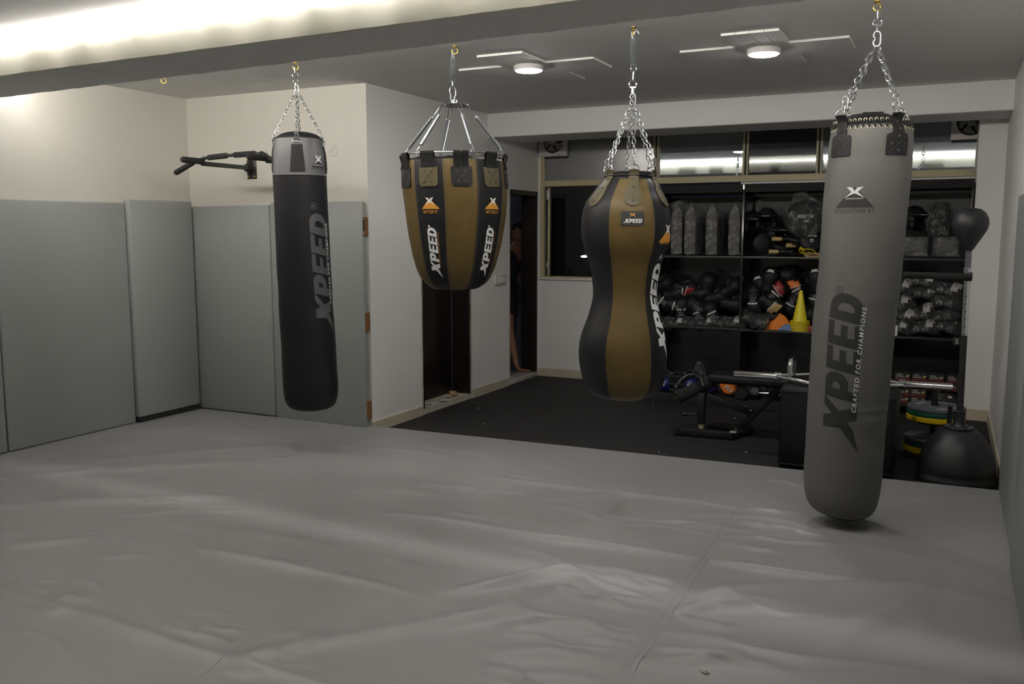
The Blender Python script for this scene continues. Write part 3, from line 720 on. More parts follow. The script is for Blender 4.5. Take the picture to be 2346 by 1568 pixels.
def shook(m, c, L, side, r=.0026):
    pts = []
    for i in range(11): a = -PI*.35+PI*1.35*i/10; pts.append(c+Vector((0,0,L*.25))+side*(-L*.22*math.cos(a))*(1)+Vector((0,0,L*.24*math.sin(a))))
    for i in range(11): a = PI*.0+PI*1.35*i/10; pts.append(c-Vector((0,0,L*.25))+side*(L*.22*math.cos(a-.0))+Vector((0,0,-L*.24*math.sin(a))))
    m.tube(pts, r, 7)
def helix(name, parent, a, b, R, r, turns, mt='spring', prof=None, seg=10):
    m = MB(); a, b = Vector(a), Vector(b); d = b-a; ax = d.normalized(); x = ax.orthogonal().normalized(); y = ax.cross(x)
    N = int(turns*seg); pts = []
    for i in range(N+1):
        t = i/N; k = prof(t) if prof else 1.; an = 2*PI*turns*t; pts.append(a+d*t+x*(R*k*math.cos(an))+y*(R*k*math.sin(an)))
    m.tube(pts, r, 5); return obj(name, m, mt, parent)
def carabiner(name, parent, a, b, side, W=.024, r=.0028):
    m = MB(); a, b = Vector(a), Vector(b); c = (a+b)/2; ax = (a-b).normalized(); L = (a-b).length+2*r
    pts = []
    for i in range(20):
        an = 2*PI*i/20; x, y = math.cos(an), math.sin(an); w_ = W/2*(1.15 if x > 0 else .7)
        pts.append(c+ax*(L/2*.999*(abs(x)**.8)*(1 if x > 0 else -1))+side*(y*w_))
    m.tube(pts, r, 7, closed=True); return obj(name, m, 'chrome', parent)
# ---------------------------------------------------------------- 1: black bag with slate top
def rows1(y0, sc, x0, L): return [(y0+v/sc, x0+a/sc, x0+b/sc) for v, a, b in L]
R1 = [(302,672,692),(303.5,660,706),(307,647,721),(313,636,733),(319,629,739)]+rows1(290,4.75,600,[(165,133,663),(200,129,668),(300,120,688),(400,118,698),(500,119,703),(540,119,705)])
R1 += rows1(290,4.75,600,[(700,126,712),(900,136,722),(1100,145,732),(1300,153,742),(1500,160,751)])+rows1(620,4.75,600,[(100,170,761),(200,178,768),(400,184,775),(500,190,786),(600,196,793),(800,211,807),(1000,218,817),(1100,222,822),(1200,228,832),(1300,236,832),(1370,245,826),(1430,266,810),(1480,310,775),(1508,380,700),(1522,470,620)])
B1 = Bag(H1, R1)
t1 = thing('punching_bag', (H1.x,H1.y,B1.Z[0]), 'black cylinder punching bag with slate-grey top band hanging before the alcove', 'punching bag', 'hanging punching bags')
zs_ = B1.pxm
zt = zs_(404)
B1.body('bag_body', ['blk'], t1, B1.Z[0], zt)
B1.body('top_band', ['greytop'], t1, zt, zs_(319), steps=24)
B1.body('top_cover', ['blk'], t1, zs_(319.5), B1.Z[-1], steps=16); B1.rim = zs_(322)
m = MB(); m.tube([B1.S(2*PI*i/64, zt, .002) for i in range(64)], .003, 6, closed=True); obj('piping', m, 'greytop', t1)
m = MB(); m.tube([B1.S(2*PI*i/64, zs_(319), .001) for i in range(64)], .003, 6, closed=True); obj('piping', m, 'print_black', t1)
ap = B1.px(680, 213)
for k, dg in enumerate((-4, 86, 176, 266)):
    th = math.radians(dg); za, zb = zs_(397), zs_(336)
    st = B1.plate('strap', 'blkm', t1, th, [(za,.050),(za+.06,.046),(zb-.05,.039),(zb,.036)], .005)
    B1.cross(st, th, za+.02, zb-.02, .03, .006)
    B1.rivet(st, th, za+.03, .006)
    zr = zs_(332); n_ = B1.S(th, zr, 1.)-B1.S(th, zr, 0); n_.z = 0; n_.normalize()
    c = B1.S(th, zs_(331), .008); up = Vector((0,0,1)); tl = up.cross(n_)
    m = MB(); ringm(m, c, n_, .027, .0034, 14, -PI/2-.15, PI/2+.15); m.rod(c-tl*.028, c+tl*.028, .0034); obj('d_ring', m, 'chrome', t1)
    top = c+Vector((0,0,.030)); 
    tgt = ap+B1.er*(.010*math.sin(th))+B1.ef*(.012*math.cos(th)); hk = top+(tgt-top)*.075
    m = MB(); shook(m, (top+hk)/2, (hk-top).length+.02, tl, .0026); obj('s_hook', m, 'chrome', t1)
    chain('chain', t1, tgt, hk)
m = MB(); shook(m, B1.px(679.5,204), .055, B1.er, .0032); obj('s_hook', m, 'chrome', t1)
m = MB(); ringm(m, B1.px(677.5,185), B1.ef, .016, .0036); m.rod(B1.px(677.8,190.5), B1.px(678.2,196), .008); ringm(m, B1.px(676.5,172), B1.ef, .019, .0036); obj('swivel', m, 'chrome', t1)
carabiner('link', t1, B1.px(675,150), B1.px(676,169), B1.d, .016, .003)
z = zs_
B1.words('wordmark', poly_mesh(wordmark()+registered(5.28,.72,.17)), t1, 'print_grey', z(766), math.radians(44), z(493), math.radians(38), -.62, 4.9, .148, .1)
motto(B1, t1, 'print_white', z(695), math.radians(69), z(512), math.radians(64), .036, 0.)
th = math.radians(45)
B1.upright('emblem_triangle', poly_mesh(emblem_tri()), t1, 'print_black', th, z(371), .043, .043, .14)
B1.upright('emblem', poly_mesh(emblem_x()+[[(-.66,-.60),(.66,-.60),(.66,-.66),(-.66,-.66)]]), t1, 'print_white', th, z(369), .058, .060, .14, .001)
label_text(B1, t1, 'ASSASSIN', th, z(391), .115, .026, 'print_black', sp=1.4)
# ---------------------------------------------------------------- 2: wide teardrop bag, olive and black panels
R2 = rows1(340,4.613,890,[(150,152,1228),(165,150,1232),(200,148,1238),(300,147,1250),(440,154,1258),(540,166,1255),(640,180,1248),(750,193,1238),(850,207,1222),(950,223,1206),(1040,242,1188),(1120,258,1168),(1200,280,1146),(1260,298,1126),(1320,322,1100),(1370,350,1074),(1400,372,1054),(1430,400,1022),(1455,430,985),(1475,465,948),(1488,510,905),(1494,575,840),(1497,640,770)])
B2 = Bag(H2, R2)
t2 = thing('teardrop_bag', (H2.x,H2.y,B2.Z[0]), 'wide teardrop punching bag with olive and black vertical panels, hung on springs', 'punching bag', 'hanging punching bags')
off2 = math.radians(-10.5); stepp = math.radians(36)
def mi2(th, z_): k = math.floor((th-off2)/stepp) % 10; return 0 if k % 2 == 0 else 1
z = B2.pxm
B2.body('bag_body', ['olive','blk'], t2, B2.Z[0], B2.Z[-1], n=120, steps=90, mi=mi2, capt=False)
for k in range(10):
    th = off2+k*stepp; m = MB(); zz = np.linspace(B2.Z[0]+.006, B2.Z[-1], 36); m.tube([B2.S(th, q, .0003) for q in zz], .0022, 5); obj('panel_seam', m, 'print_dim', t2)
B2.rim = B2.Z[-1]; zr = B2.px(1040,358.5).z; rr = B2.r(B2.Z[-1])*1.03; cr = B2.c(B2.Z[-1]); cr.z = zr
m = MB(); ringm(m, cr, Vector((0,0,1)), rr, .0045, 64, up=B2.ef); obj('steel_ring', m, 'chrome', t2)
# inner collar and lining
m = MB(); zt = B2.Z[-1]; A = [m.bm.verts.new(B2.S(2*PI*i/64, zt)) for i in range(64)]; rnd = random.Random(2)
B_ = [m.bm.verts.new(B2.S(2*PI*i/64, zt, -.02)+Vector((0,0,.018+.006*math.sin(i*.9)))) for i in range(64)]; Cc = [m.bm.verts.new(B2.S(2*PI*i/64, zt, -.10)+Vector((0,0,-.01+.01*math.sin(i*1.7)))) for i in range(64)]
m.skin(A,B_); m.skin(B_,Cc); m.cap(Cc); obj('top_cover', m, 'blk', t2)
m = MB()
for a0, a1 in ((.35,.68),(.9,1.15),(-.75,-.5)):
    g = []
    for i in range(9):
        a = a0+(a1-a0)*i/8; g.append([m.bm.verts.new(B2.S(a, zt, -.004-.02*j)+Vector((0,0,.022+.012*math.sin(i*1.3+j)-.006*j))) for j in range(4)])
    for i in range(8):
        for j in range(3): m.bm.faces.new((g[i][j],g[i+1][j],g[i+1][j+1],g[i][j+1]))
tag(obj('lining', m, 'pouch', t2), 'crumpled pale plastic lining')
for k in range(10):
    th = off2+(k+.5)*stepp; olive = (k % 2 == 1)
    z1_, z0_ = z(390), z(433)
    pt = B2.plate('patch', 'olivep' if olive else 'blk', t2, th, [(z0_,.045),(z0_+.006,.056),(z0_+.02,.062),(z1_,.063)], .006)
    B2.cross(pt, th, z0_+.014, z1_-.010, .040, .0065)
    for a in (-1,1):
        for b in (.25,.78): B2.rivet(pt, th+a*.022/B2.r(z0_), z0_+(z1_-z0_)*b, .007, .006)
    # double webbing loop up and over the ring
    for a in (-1, 1):
        m = MB(); w2 = .0225; G = []
        path = []
        for zz, o in ((z1_-.002,.008),(z1_+.02,.006),(zt-.006,.006)): path.append((zz,o))
        pts = [B2.S(th, q, o) for q, o in path]+[cr+(B2.er*math.sin(th)+B2.ef*math.cos(th))*(rr+.010)+Vector((0,0,-.004)), cr+(B2.er*math.sin(th)+B2.ef*math.cos(th))*(rr+.004)+Vector((0,0,.009)), cr+(B2.er*math.sin(th)+B2.ef*math.cos(th))*(rr-.010)+Vector((0,0,-.002)), cr+(B2.er*math.sin(th)+B2.ef*math.cos(th))*(rr-.016)+Vector((0,0,-.045))]
        tl = B2.er*math.cos(th)-B2.ef*math.sin(th)
        for p in pts: G.append([m.bm.verts.new(p+tl*(a*.0235-w2)), m.bm.verts.new(p+tl*(a*.0235+w2-.001))])
        for i in range(len(G)-1): m.bm.faces.new((G[i][0],G[i][1],G[i+1][1],G[i+1][0]))
        bmesh.ops.solidify(m.bm, geom=m.bm.faces[:], thickness=.003)
        obj('webbing', m, 'blkm', t2)
for dg in (-29, 44):
    th = math.radians(dg)
    B2.words('wordmark', poly_mesh(wordmark()), t2, 'print_white', z(633), th, z(523), th, -.62, 4.9, .062, .1)
    B2.upright('wordmark_dot', poly_mesh([[(-.5,-.5),(.5,-.5),(.5,.5),(-.5,.5)]]), t2, 'print_white', th-.055, z(519), .010, .012, .5)
    motto(B2, t2, 'print_orange', z(605), th+.150, z(532), th+.150, .012, 0., .0, 1.2)
    B2.upright('emblem_triangle', poly_mesh(emblem_tri()), t2, 'print_orange', th, z(467), .052, .038, .14)
    B2.upright('emblem', poly_mesh(emblem_x()), t2, 'print_white', th, z(465), .054, .050, .14, .001)
    label_text(B2, t2, 'BATTLER RT', th, z(491), .10, .026, 'print_orange', sp=1.15)
pc = B2.px(1041,242); pr = .090
m = MB(); m.lathe([(pr-.002,.003),(pr,.0),(pr-.002,-.003)], pc, 40); tag(obj('top_plate', m, 'chrome', t2),'round steel plate')
m = MB(); m.lathe([(.0,-.012),(.008,-.011),(.008,.02)], pc, 14); ringm(m, pc+Vector((0,0,.026)), B2.ef, .014, .0035); obj('eye_bolt', m, 'chrome', t2)
for dg in (-43, 21, 84, 197, -100):
    th = math.radians(dg); dr = B2.er*math.sin(th)+B2.ef*math.cos(th); p0 = pc+dr*(pr-.008); p1 = cr+dr*(rr)
    d = p1-p0; sd = d.cross(Vector((0,0,1))).normalized()
    a = p0+d*.20; b = p0+d*.84
    carabiner('carabiner', t2, p0, a, sd, .020, .0026); carabiner('carabiner', t2, p1+Vector((0,0,-.006)), b+d*.02, sd, .018, .0026)
    helix('spring', t2, a+d*.03, b, .0098, .0021, 48)
    m = MB(); m.rod(a, a+d*.04, .0022); m.rod(b, b+d*.03, .0022); obj('spring_end', m, 'chrome', t2)
carabiner('carabiner', t2, B2.px(1037,197), B2.px(1037,236), B2.er, .034, .0036)
helix('suspension_spring', t2, B2.px(1036.5,187), B2.px(1037.5,124), .0165, .0024, 22, prof=lambda t: 1. if t < .55 else 1-.55*(t-.55)/.45)
m = MB(); m.tube([B2.px(1037.5,124), B2.px(1038.5,116), H2+Vector((.004,0,.004))], .0022, 6); m.rod(B2.px(1036.5,187), B2.px(1037,197), .0028); obj('spring_wire', m, 'chrome', t2)
# ---------------------------------------------------------------- 3: curvy bag
R3 = rows1(370,2.8,1300,[(66,330,470),(68,280,525),(72,256,548),(84,248,556),(95,246,556),(118,232,562),(130,222,572),(160,196,588),(200,165,604),(260,120,636),(300,103,648),(340,94,657),(420,88,663),(500,94,656),(560,108,641),(620,129,617),(660,141,602),(700,150,592),(750,158,583),(800,163,576),(860,164,572),(900,158,577),(960,142,590),(1010,126,602),(1050,110,612),(1120,86,627),(1200,73,636),(1280,75,637),(1350,87,631),(1400,98,621),(1440,112,605),(1475,140,575),(1500,180,535),(1515,240,480)])
B3 = Bag(H3, R3); z = B3.pxm
t3 = thing('curvy_bag', (H3.x,H3.y,B3.Z[0]), 'curvy body-shaped punching bag, olive front panel between black side panels', 'punching bag', 'hanging punching bags')
o3 = math.radians(-21.5); s3 = math.radians(61.)
def mi3(th, z_):
    k = math.floor(((th-o3) % (2*PI))/math.radians(60.0001)); return 1 if k % 2 == 0 else 0
ztop = z(413)
B3.body('bag_body', ['blk','olive'], t3, B3.Z[0], ztop, n=120, steps=110, mi=mi3, capt=False)
B3.body('top_collar', ['blk'], t3, ztop, B3.Z[-1], n=96, steps=24); B3.rim = z(403)
for k in range(6):
    th = o3+k*PI/3; m = MB(); m.tube([B3.S(th, q, .0003) for q in np.linspace(B3.Z[0]+.006, ztop, 50)], .0022, 5); obj('panel_seam', m, 'print_black', t3)
m = MB(); m.tube([B3.S(2*PI*i/64, z(405), .004) for i in range(64)], .005, 6, closed=True); obj('piping', m, 'blk', t3)
ap = B3.px(1449.5,243)
for k in range(6):
    th = math.radians(9+60*k)
    zb, zm, zt_ = z(474), z(428), z(391)
    mt = 'olivep'
    rows = [(zb,.012),(zb+.005,.024),(zb+.015,.038),(zb+.032,.048),(zb+.052,.051),(zb+.08,.044),(zm+.00,.032),(zm+.03,.027),(z(405),.026),(z(398),.026,0,.004),(zt_,.026,0,.010)]
    st = B3.plate('strap', mt, t3, th, rows, .006)
    B3.cross(st, th, zb+.025, zm-.005, .032, .0065)
    for q in (zb+.03, zb+.105, z(412), z(403)): B3.rivet(st, th, q, .008, .007)
    n_ = B3.er*math.sin(th)+B3.ef*math.cos(th); tl = Vector((0,0,1)).cross(n_)
    c = B3.S(th, zt_, .012)+Vector((0,0,-.002)); m = MB(); ringm(m, c, n_, .027, .0032, 14, -PI/2-.1, PI/2+.1); m.rod(c-tl*.027, c+tl*.027, .0032); obj('d_ring', m, 'chrome', t3)
    top = c+Vector((0,0,.027)); tgt = ap+n_*.014; hk = top+(tgt-top)*.10
    m = MB(); shook(m, (top+hk)/2, (hk-top).length+.016, n_, .0028); obj('s_hook', m, 'chrome', t3)
    chain('chain', t3, tgt, hk, .036, .019, .0026)
m = MB(); shook(m, B3.px(1449.5,228), .066, B3.er, .0034); shook(m, B3.px(1450.5,229), .060, B3.d, .003); obj('s_hook', m, 'chrome', t3)
m = MB(); ringm(m, B3.px(1449.7,193), B3.ef, .020, .0042); m.box(B3.px(1449.7,200.5), (.034,.012,.006), rot=(0,0,YAW)); m.rod(B3.px(1449.7,200), B3.px(1449.5,213), .0075, .009); obj('swivel', m, 'chrome', t3)
carabiner('link', t3, B3.px(1451,161), B3.px(1450.3,186), B3.d, .018, .0034)
m = MB(); ringm(m, B3.px(1451.5,157.5), B3.ef, .0155, .0030); obj('spring_ring', m, 'chrome', t3)
helix('suspension_spring', t3, B3.px(1451.5,150), B3.px(1449.5,86), .0165, .0024, 24, prof=lambda t: 1. if t < .5 else 1-.5*(t-.5)/.5)
m = MB(); m.tube([B3.px(1449.5,86), B3.px(1446.5,78), B3.px(1448,70), H3+Vector((0,0,.006)), B3.px(1458,68), B3.px(1464,77)], .0026, 6); obj('spring_wire', m, 'chrome', t3)
B3.words('wordmark', poly_mesh(wordmark()+registered(5.3,.62,.16)), t3, 'print_white', z(818), math.radians(66), z(604), math.radians(66), -.62, 4.9, .098, .1)
th = math.radians(66)
B3.upright('emblem_triangle', poly_mesh(emblem_tri()), t3, 'print_orange', th, z(533), .070, .052, .14)
B3.upright('emblem', poly_mesh(emblem_x()), t3, 'print_white', th, z(527), .062, .062, .14, .001)
label_text(B3, t3, 'BATTLER RT', th, z(559), .13, .026, 'print_orange', sp=1.15)
th = math.radians(8.5); zc = z(502.5)
B3.plate('label_patch', 'print_black', t3, th, [(zc-.040,.0635),(zc,.0635),(zc+.040,.0635)], .003)
B3.upright('wordmark', poly_mesh(wordmark()), t3, 'print_white', th, zc-.024, .0190, .022, .4, .003, xc=2.2)
B3.upright('emblem', poly_mesh(emblem_x()), t3, 'print_orange', th, zc+.019, .032, .022, .4, .003)
# ---------------------------------------------------------------- 4: tall charcoal bag
R4 = [(261.5,1970,2008),(263,1953,2026),(267,1938,2042),(273,1924,2060),(281,1913,2075),(290,1907,2084)]+rows1(240,3.137,1820,[(190,262,848),(250,249,851),(380,236,845),(500,221,838),(600,210,829),(700,202,818),(800,195,806),(900,189,797),(1000,181,786),(1100,172,775),(1200,167,768),(1300,155,757),(1400,146,747)])
R4 += rows1(700,3.137,1820,[(0,140,737),(100,128,727),(200,120,717),(300,116,708),(400,110,698),(500,105,690),(600,98,682),(700,92,670),(800,85,660),(900,81,651),(1000,75,642),(1100,68,634),(1200,62,627),(1250,61,622),(1300,63,615),(1350,69,607),(1390,78,597),(1430,96,584),(1460,125,566),(1485,170,540),(1502,235,500),(1512,300,440)])
B4 = Bag(H4, R4); z = B4.pxm
za4, z9 = z(924), [z(931), z(943), z(957), z(968), z(985)]
def crease(th, zz):
    th = (th+PI) % (2*PI)-PI
    a = math.exp(-((th-.95)/.75)**2)+.35*math.exp(-((th+.35)/.35)**2)
    s_ = 0
    for q, am in zip(z9, (.9,-.5,1.,.8,.35)): s_ += am*math.exp(-((zz-q-.012*math.sin(th*2))/.008)**2)
    s_ += .35*math.exp(-((zz-z(1040)-.02*th)/.03)**2)*.8
    return .0045*a*s_+.0020*math.sin(zz*9+th)*math.sin(th*2+zz*3)*(.5+.5*math.cos(th))
B4.extra = crease
t4 = thing('heavy_bag', (H4.x,H4.y,B4.Z[0]), 'tall charcoal heavy bag with laced black top, hanging just above the mat at right', 'punching bag', 'hanging punching bags')
zl = z(294)
B4.body('bag_body', ['greybag'], t4, B4.Z[0]+.0, zl, n=128, steps=240)
m = MB(); m.tube([B4.S(2*PI*i/64, B4.Z[0]+.012, -.004) for i in range(64)], .006, 6, closed=True); tag(obj('base_trim', m, 'print_black', t4),'black bottom edge')
B4.body('top_cover', ['blk'], t4, zl, B4.Z[-1], n=96, steps=30); B4.rim = z(287); B4.extra = crease
for i in range(44):
    for zz, o in ((z(284),.003),(z(301),.002)):
        th = 2*PI*(i+(.5 if o < .0025 else 0))/44; n_ = B4.N(th, zz); p = B4.S(th, zz, .0015); m = MB(); ringm(m, p, n_, .0068, .0022, 12)
        obj('eyelet', m, 'eyelet', t4)
m = MB()
for i in range(44):
    a, b = 2*PI*i/44, 2*PI*(i+.5)/44; c = 2*PI*(i+1)/44
    m.tube([B4.S(a, z(284), .003), B4.S((a+b)/2+.02, z(293), .007), B4.S(b+.03, z(301), .003)], .0038, 6)
    m.tube([B4.S(b, z(301), .002), B4.S((b+c)/2, z(292), .005), B4.S(c, z(284), .002)], .0034, 6)
obj('lacing', m, 'foam', t4)
ap = B4.px(2006.5,114)
for k, dg in enumerate((-44, 38, 131, -138)):
    th = math.radians(dg); zb, zm, zt_ = z(363), z(315), z(271)
    rows = [(zb,.060),(zb+.01,.061),(zm-.02,.060),(zm-.008,.056),(zm-.003,.048),(zm,.034),(zm+.01,.030),(z(292),.029,0,.003),(z(280),.029,0,.012),(zt_,.028,0,.028)]
    st = B4.plate('strap', 'blk', t4, th, rows, .007); B4.cross(st, th, zb+.01, zm-.01, .05, .0075)
    for a, b in ((0,.2),(-.034,.5),(.034,.5),(0,.85)): B4.rivet(st, th+a/B4.r(zb), zb+(zm-zb)*b, .008, .007)
    for q in (z(306), z(289)): B4.rivet(st, th, q, .013, .006)
    n_ = B4.er*math.sin(th)+B4.ef*math.cos(th); tl = Vector((0,0,1)).cross(n_)
    c = B4.S(th, zt_, .030); ax = (n_*-.5+Vector((0,0,1))).normalized()
    m = MB(); ringm(m, c, n_+Vector((0,0,.5)), .033, .0036, 14, -PI/2-.1, PI/2+.1); m.rod(c-tl*.033, c+tl*.033, .0036); obj('d_ring', m, 'chrome', t4)
    top = c+ax*.033; tgt = ap+n_*.018; hk = top+(tgt-top)*.17
    m = MB(); shook(m, (top+hk)/2, (hk-top).length+.02, tl, .0032); obj('s_hook', m, 'chrome', t4)
    chain('chain', t4, tgt, hk, .037, .022, .0030)
m = MB(); m.box(B4.px(2000,263), (.10,.012,.028), rot=(0,0,YAW-.2), bev=.003); obj('top_handle', m, 'blkm', t4)
m = MB(); shook(m, B4.px(2009,89), .075, B4.er, .0038); obj('s_hook', m, 'chrome', t4)
m = MB(); ringm(m, B4.px(2009.5,112), B4.ef, .016, .003); ringm(m, B4.px(2010.5,51.5), B4.ef, .0205, .0044); m.box(B4.px(2010.5,57.5), (.036,.013,.006), rot=(0,0,YAW)); m.rod(B4.px(2010,58), B4.px(2009.5,70), .007, .009); obj('swivel', m, 'chrome', t4)
carabiner('link', t4, B4.px(2011.5,17), B4.px(2011,45), B4.d, .018, .0036)
B4.words('wordmark', poly_mesh(wordmark()), t4, 'print_black', z(1018), math.radians(-8.5), z(671), math.radians(-12), -.62, 4.9, .166, .1)
bm = poly_mesh([[(-.5,-.5),(.5,-.5),(.5,.5),(-.5,.5)],[(-.4,-.4),(.4,-.4),(.4,.4),(-.4,.4)]]+[[(x*.9,y*.9) for x, y in lp] for lp in registered(0,0,.42)[2:]])
B4.upright('registered_mark', bm, t4, 'print_black', math.radians(-24), z(661), .034, .034, .14)
motto(B4, t4, 'print_white', z(930), math.radians(12.5), z(697), math.radians(15.5), .030, 0., .012, 1.28)
th = math.radians(-15)
B4.upright('emblem_triangle', poly_mesh(emblem_tri()), t4, 'print_black', th, z(449), .081, .062, .14)
B4.upright('emblem', poly_mesh(emblem_x()), t4, 'print_white', th, z(444), .078, .056, .14, .001)
motto(B4, t4, 'print_white', z(459.5), th, 0, 0, 0, 0, .02, 1.1, .0015, (.082,.0075))
label_text(B4, t4, 'REVOLUTION RT', th, z(490), .200, .029, 'print_black', sp=1.3)
# ================================================================ PULL-UP BAR
pu = thing('pull_up_bar', (-4.97,YA,2.05), 'black wall-mounted multi-grip pull-up bar with foam grips in the alcove', 'pull-up bar')
for i, xx in enumerate((-5.27,-4.62)):
    m = MB(); m.box2((xx-.05,YA-.006,2.045),(xx+.05,YA,2.238),bev=.004); pl = obj('wall_bracket', m, 'blkp', pu)
    m = MB(); m.prism([(xx-.004,YA-.006,2.07),(xx-.004,YA-.006,2.20),(xx-.004,YA-.10,2.15),(xx-.004,YA-.10,2.118)],(.008,0,0)); obj('gusset', m, 'blkp', pl)
    for a in (-.035,.035):
        for zz in (2.065,2.205):
            m = MB(); m.lathe([(0,.012),(.009,.010),(.010,0)],(xx+a,YA-.006,zz),6,ax=Euler((PI/2,0,0)).to_matrix()); tag(obj('bolt', m, 'brass', pl),'brass coloured bolt')
    m = MB(); m.box2((xx-.016,5.26,2.118),(xx+.016,YA-.006,2.152),bev=.003); obj('arm', m, 'blkp', pu)
    m = MB(); m.rod((xx,5.28,2.150),(xx,5.05,2.150),.0125); m.rod((xx,5.27,2.152),(xx,5.07,2.152),.024); m.blob((xx,5.07,2.152),(.024,.018,.024),sub=2); tag(obj('neutral_grip', m, 'foam', pu),'black foam grip')
    m = MB(); m.rod((xx,5.27,2.125),(xx,5.27,2.208),.006,n=8); obj('clamp_bolt', m, 'chrome', pu)
bp = [(-5.52,5.24,2.075),(-5.40,5.245,2.125),(-5.33,5.25,2.155),(-5.24,5.255,2.175),(-5.0,5.26,2.187),(-4.80,5.26,2.190),(-4.70,5.26,2.19),(-4.645,5.255,2.180),(-4.56,5.25,2.13),(-4.46,5.24,2.08)]
m = MB(); m.tube(bp,.0125,12); obj('cross_bar', m, 'blkp', pu)
for a, b in (((-5.525,5.24,2.073),(-5.36,5.247,2.142)),((-5.19,5.256,2.178),(-5.02,5.26,2.187)),((-4.93,5.26,2.188),(-4.74,5.26,2.191)),((-4.665,5.256,2.186),(-4.455,5.24,2.078))):
    m = MB(); m.rod(a,b,.0215); m.blob(a,(.0215,)*3,sub=2); m.blob(b,(.0215,)*3,sub=2); obj('foam_grip', m, 'foam', pu)
# ================================================================ STORAGE RACK
RX0, RX1, RF, RB = -2.60, .155, 8.46, 8.97
DV = [-1.75, -.85]; SH = [.09, .695, 1.38]; RT = 2.05
rk = thing('storage_rack', ((RX0+RX1)/2,(RF+RB)/2,0), 'wide black open storage rack full of boxing gear under the window', 'rack')
for xx in (RX0, RX1-.02): m = MB(); m.box2((xx,RF,0),(xx+.02,RB,RT),bev=.002); obj('side_panel', m, 'backpanel', rk)
for xx in DV: m = MB(); m.box2((xx-.009,RF,SH[0]),(xx+.009,RB,RT),bev=.002); obj('divider', m, 'backpanel', rk)
for zz in SH: m = MB(); m.box2((RX0+.02,RF+.003,zz-.022),(RX1-.02,RB,zz),bev=.002); obj('shelf', m, 'blkp', rk)
m = MB(); m.box2((RX0,RF-.002,RT-.075),(RX1,RB,RT),bev=.002); obj('top_board', m, 'foam', rk)
for a, b in zip([RX0]+DV, DV+[RX1]):
    for z0, z1 in zip([0]+SH, SH+[RT-.08]):
        m = MB(); m.box2((a+.012,RB-.012,z0+.004),(b-.012,RB-.006,z1-.024)); obj('back_panel', m, 'backpanel', rk)
m = MB(); m.box2((DV[0]-.007,RF-.006,RT-.05),(DV[0]+.007,RF-.001,RT-.005)); tag(obj('edge_clip', m, 'chrome', rk),'small chrome clip')
def at(u, v, Y=8.56): return ony(u, v, Y)
# ---- prototypes -------------------------------------------------
def loft(m, secs, n=18, mi=0):
    R = []
    for z_, cx, cy, rx, ry in secs: R.append([m.bm.verts.new((cx+rx*math.cos(2*PI*i/n), cy+ry*math.sin(2*PI*i/n), z_)) for i in range(n)])
    for a, b in zip(R, R[1:]): m.skin(a, b, mi)
    m.cap(R[0], mi, True); m.cap(R[-1], mi)
FIST = [(-.10,0,0,.048,.040),(-.06,0,0,.049,.041),(-.03,0,-.001,.054,.046),(.0,0,-.004,.061,.052),(.03,0,-.008,.067,.058),(.065,0,-.015,.069,.060),(.095,0,-.024,.064,.054),(.118,0,-.034,.050,.040),(.130,0,-.040,.030,.022),(.134,0,-.042,.010,.008)]
def wrap_shell(m, secs, seed, grow=1.16, tail=.05):
    rnd = random.Random(seed); n = 22; R = []
    secs = [(secs[0][0]-tail,)+tuple(secs[0][1:3])+(secs[0][3]*.9,secs[0][4]*.35)]+list(secs)+[(secs[-1][0]+.012,)+tuple(secs[-1][1:3])+(.02,.012)]
    for z_, cx, cy, rx, ry in secs: R.append([m.bm.verts.new((cx+(rx*grow+rnd.uniform(-.003,.005))*math.cos(2*PI*i/n), cy+(ry*grow+rnd.uniform(-.003,.005))*math.sin(2*PI*i/n), z_+rnd.uniform(-.003,.003))) for i in range(n)])
    for a, b in zip(R, R[1:]): m.skin(a, b)
    m.cap(R[0], 0, True); m.cap(R[-1])
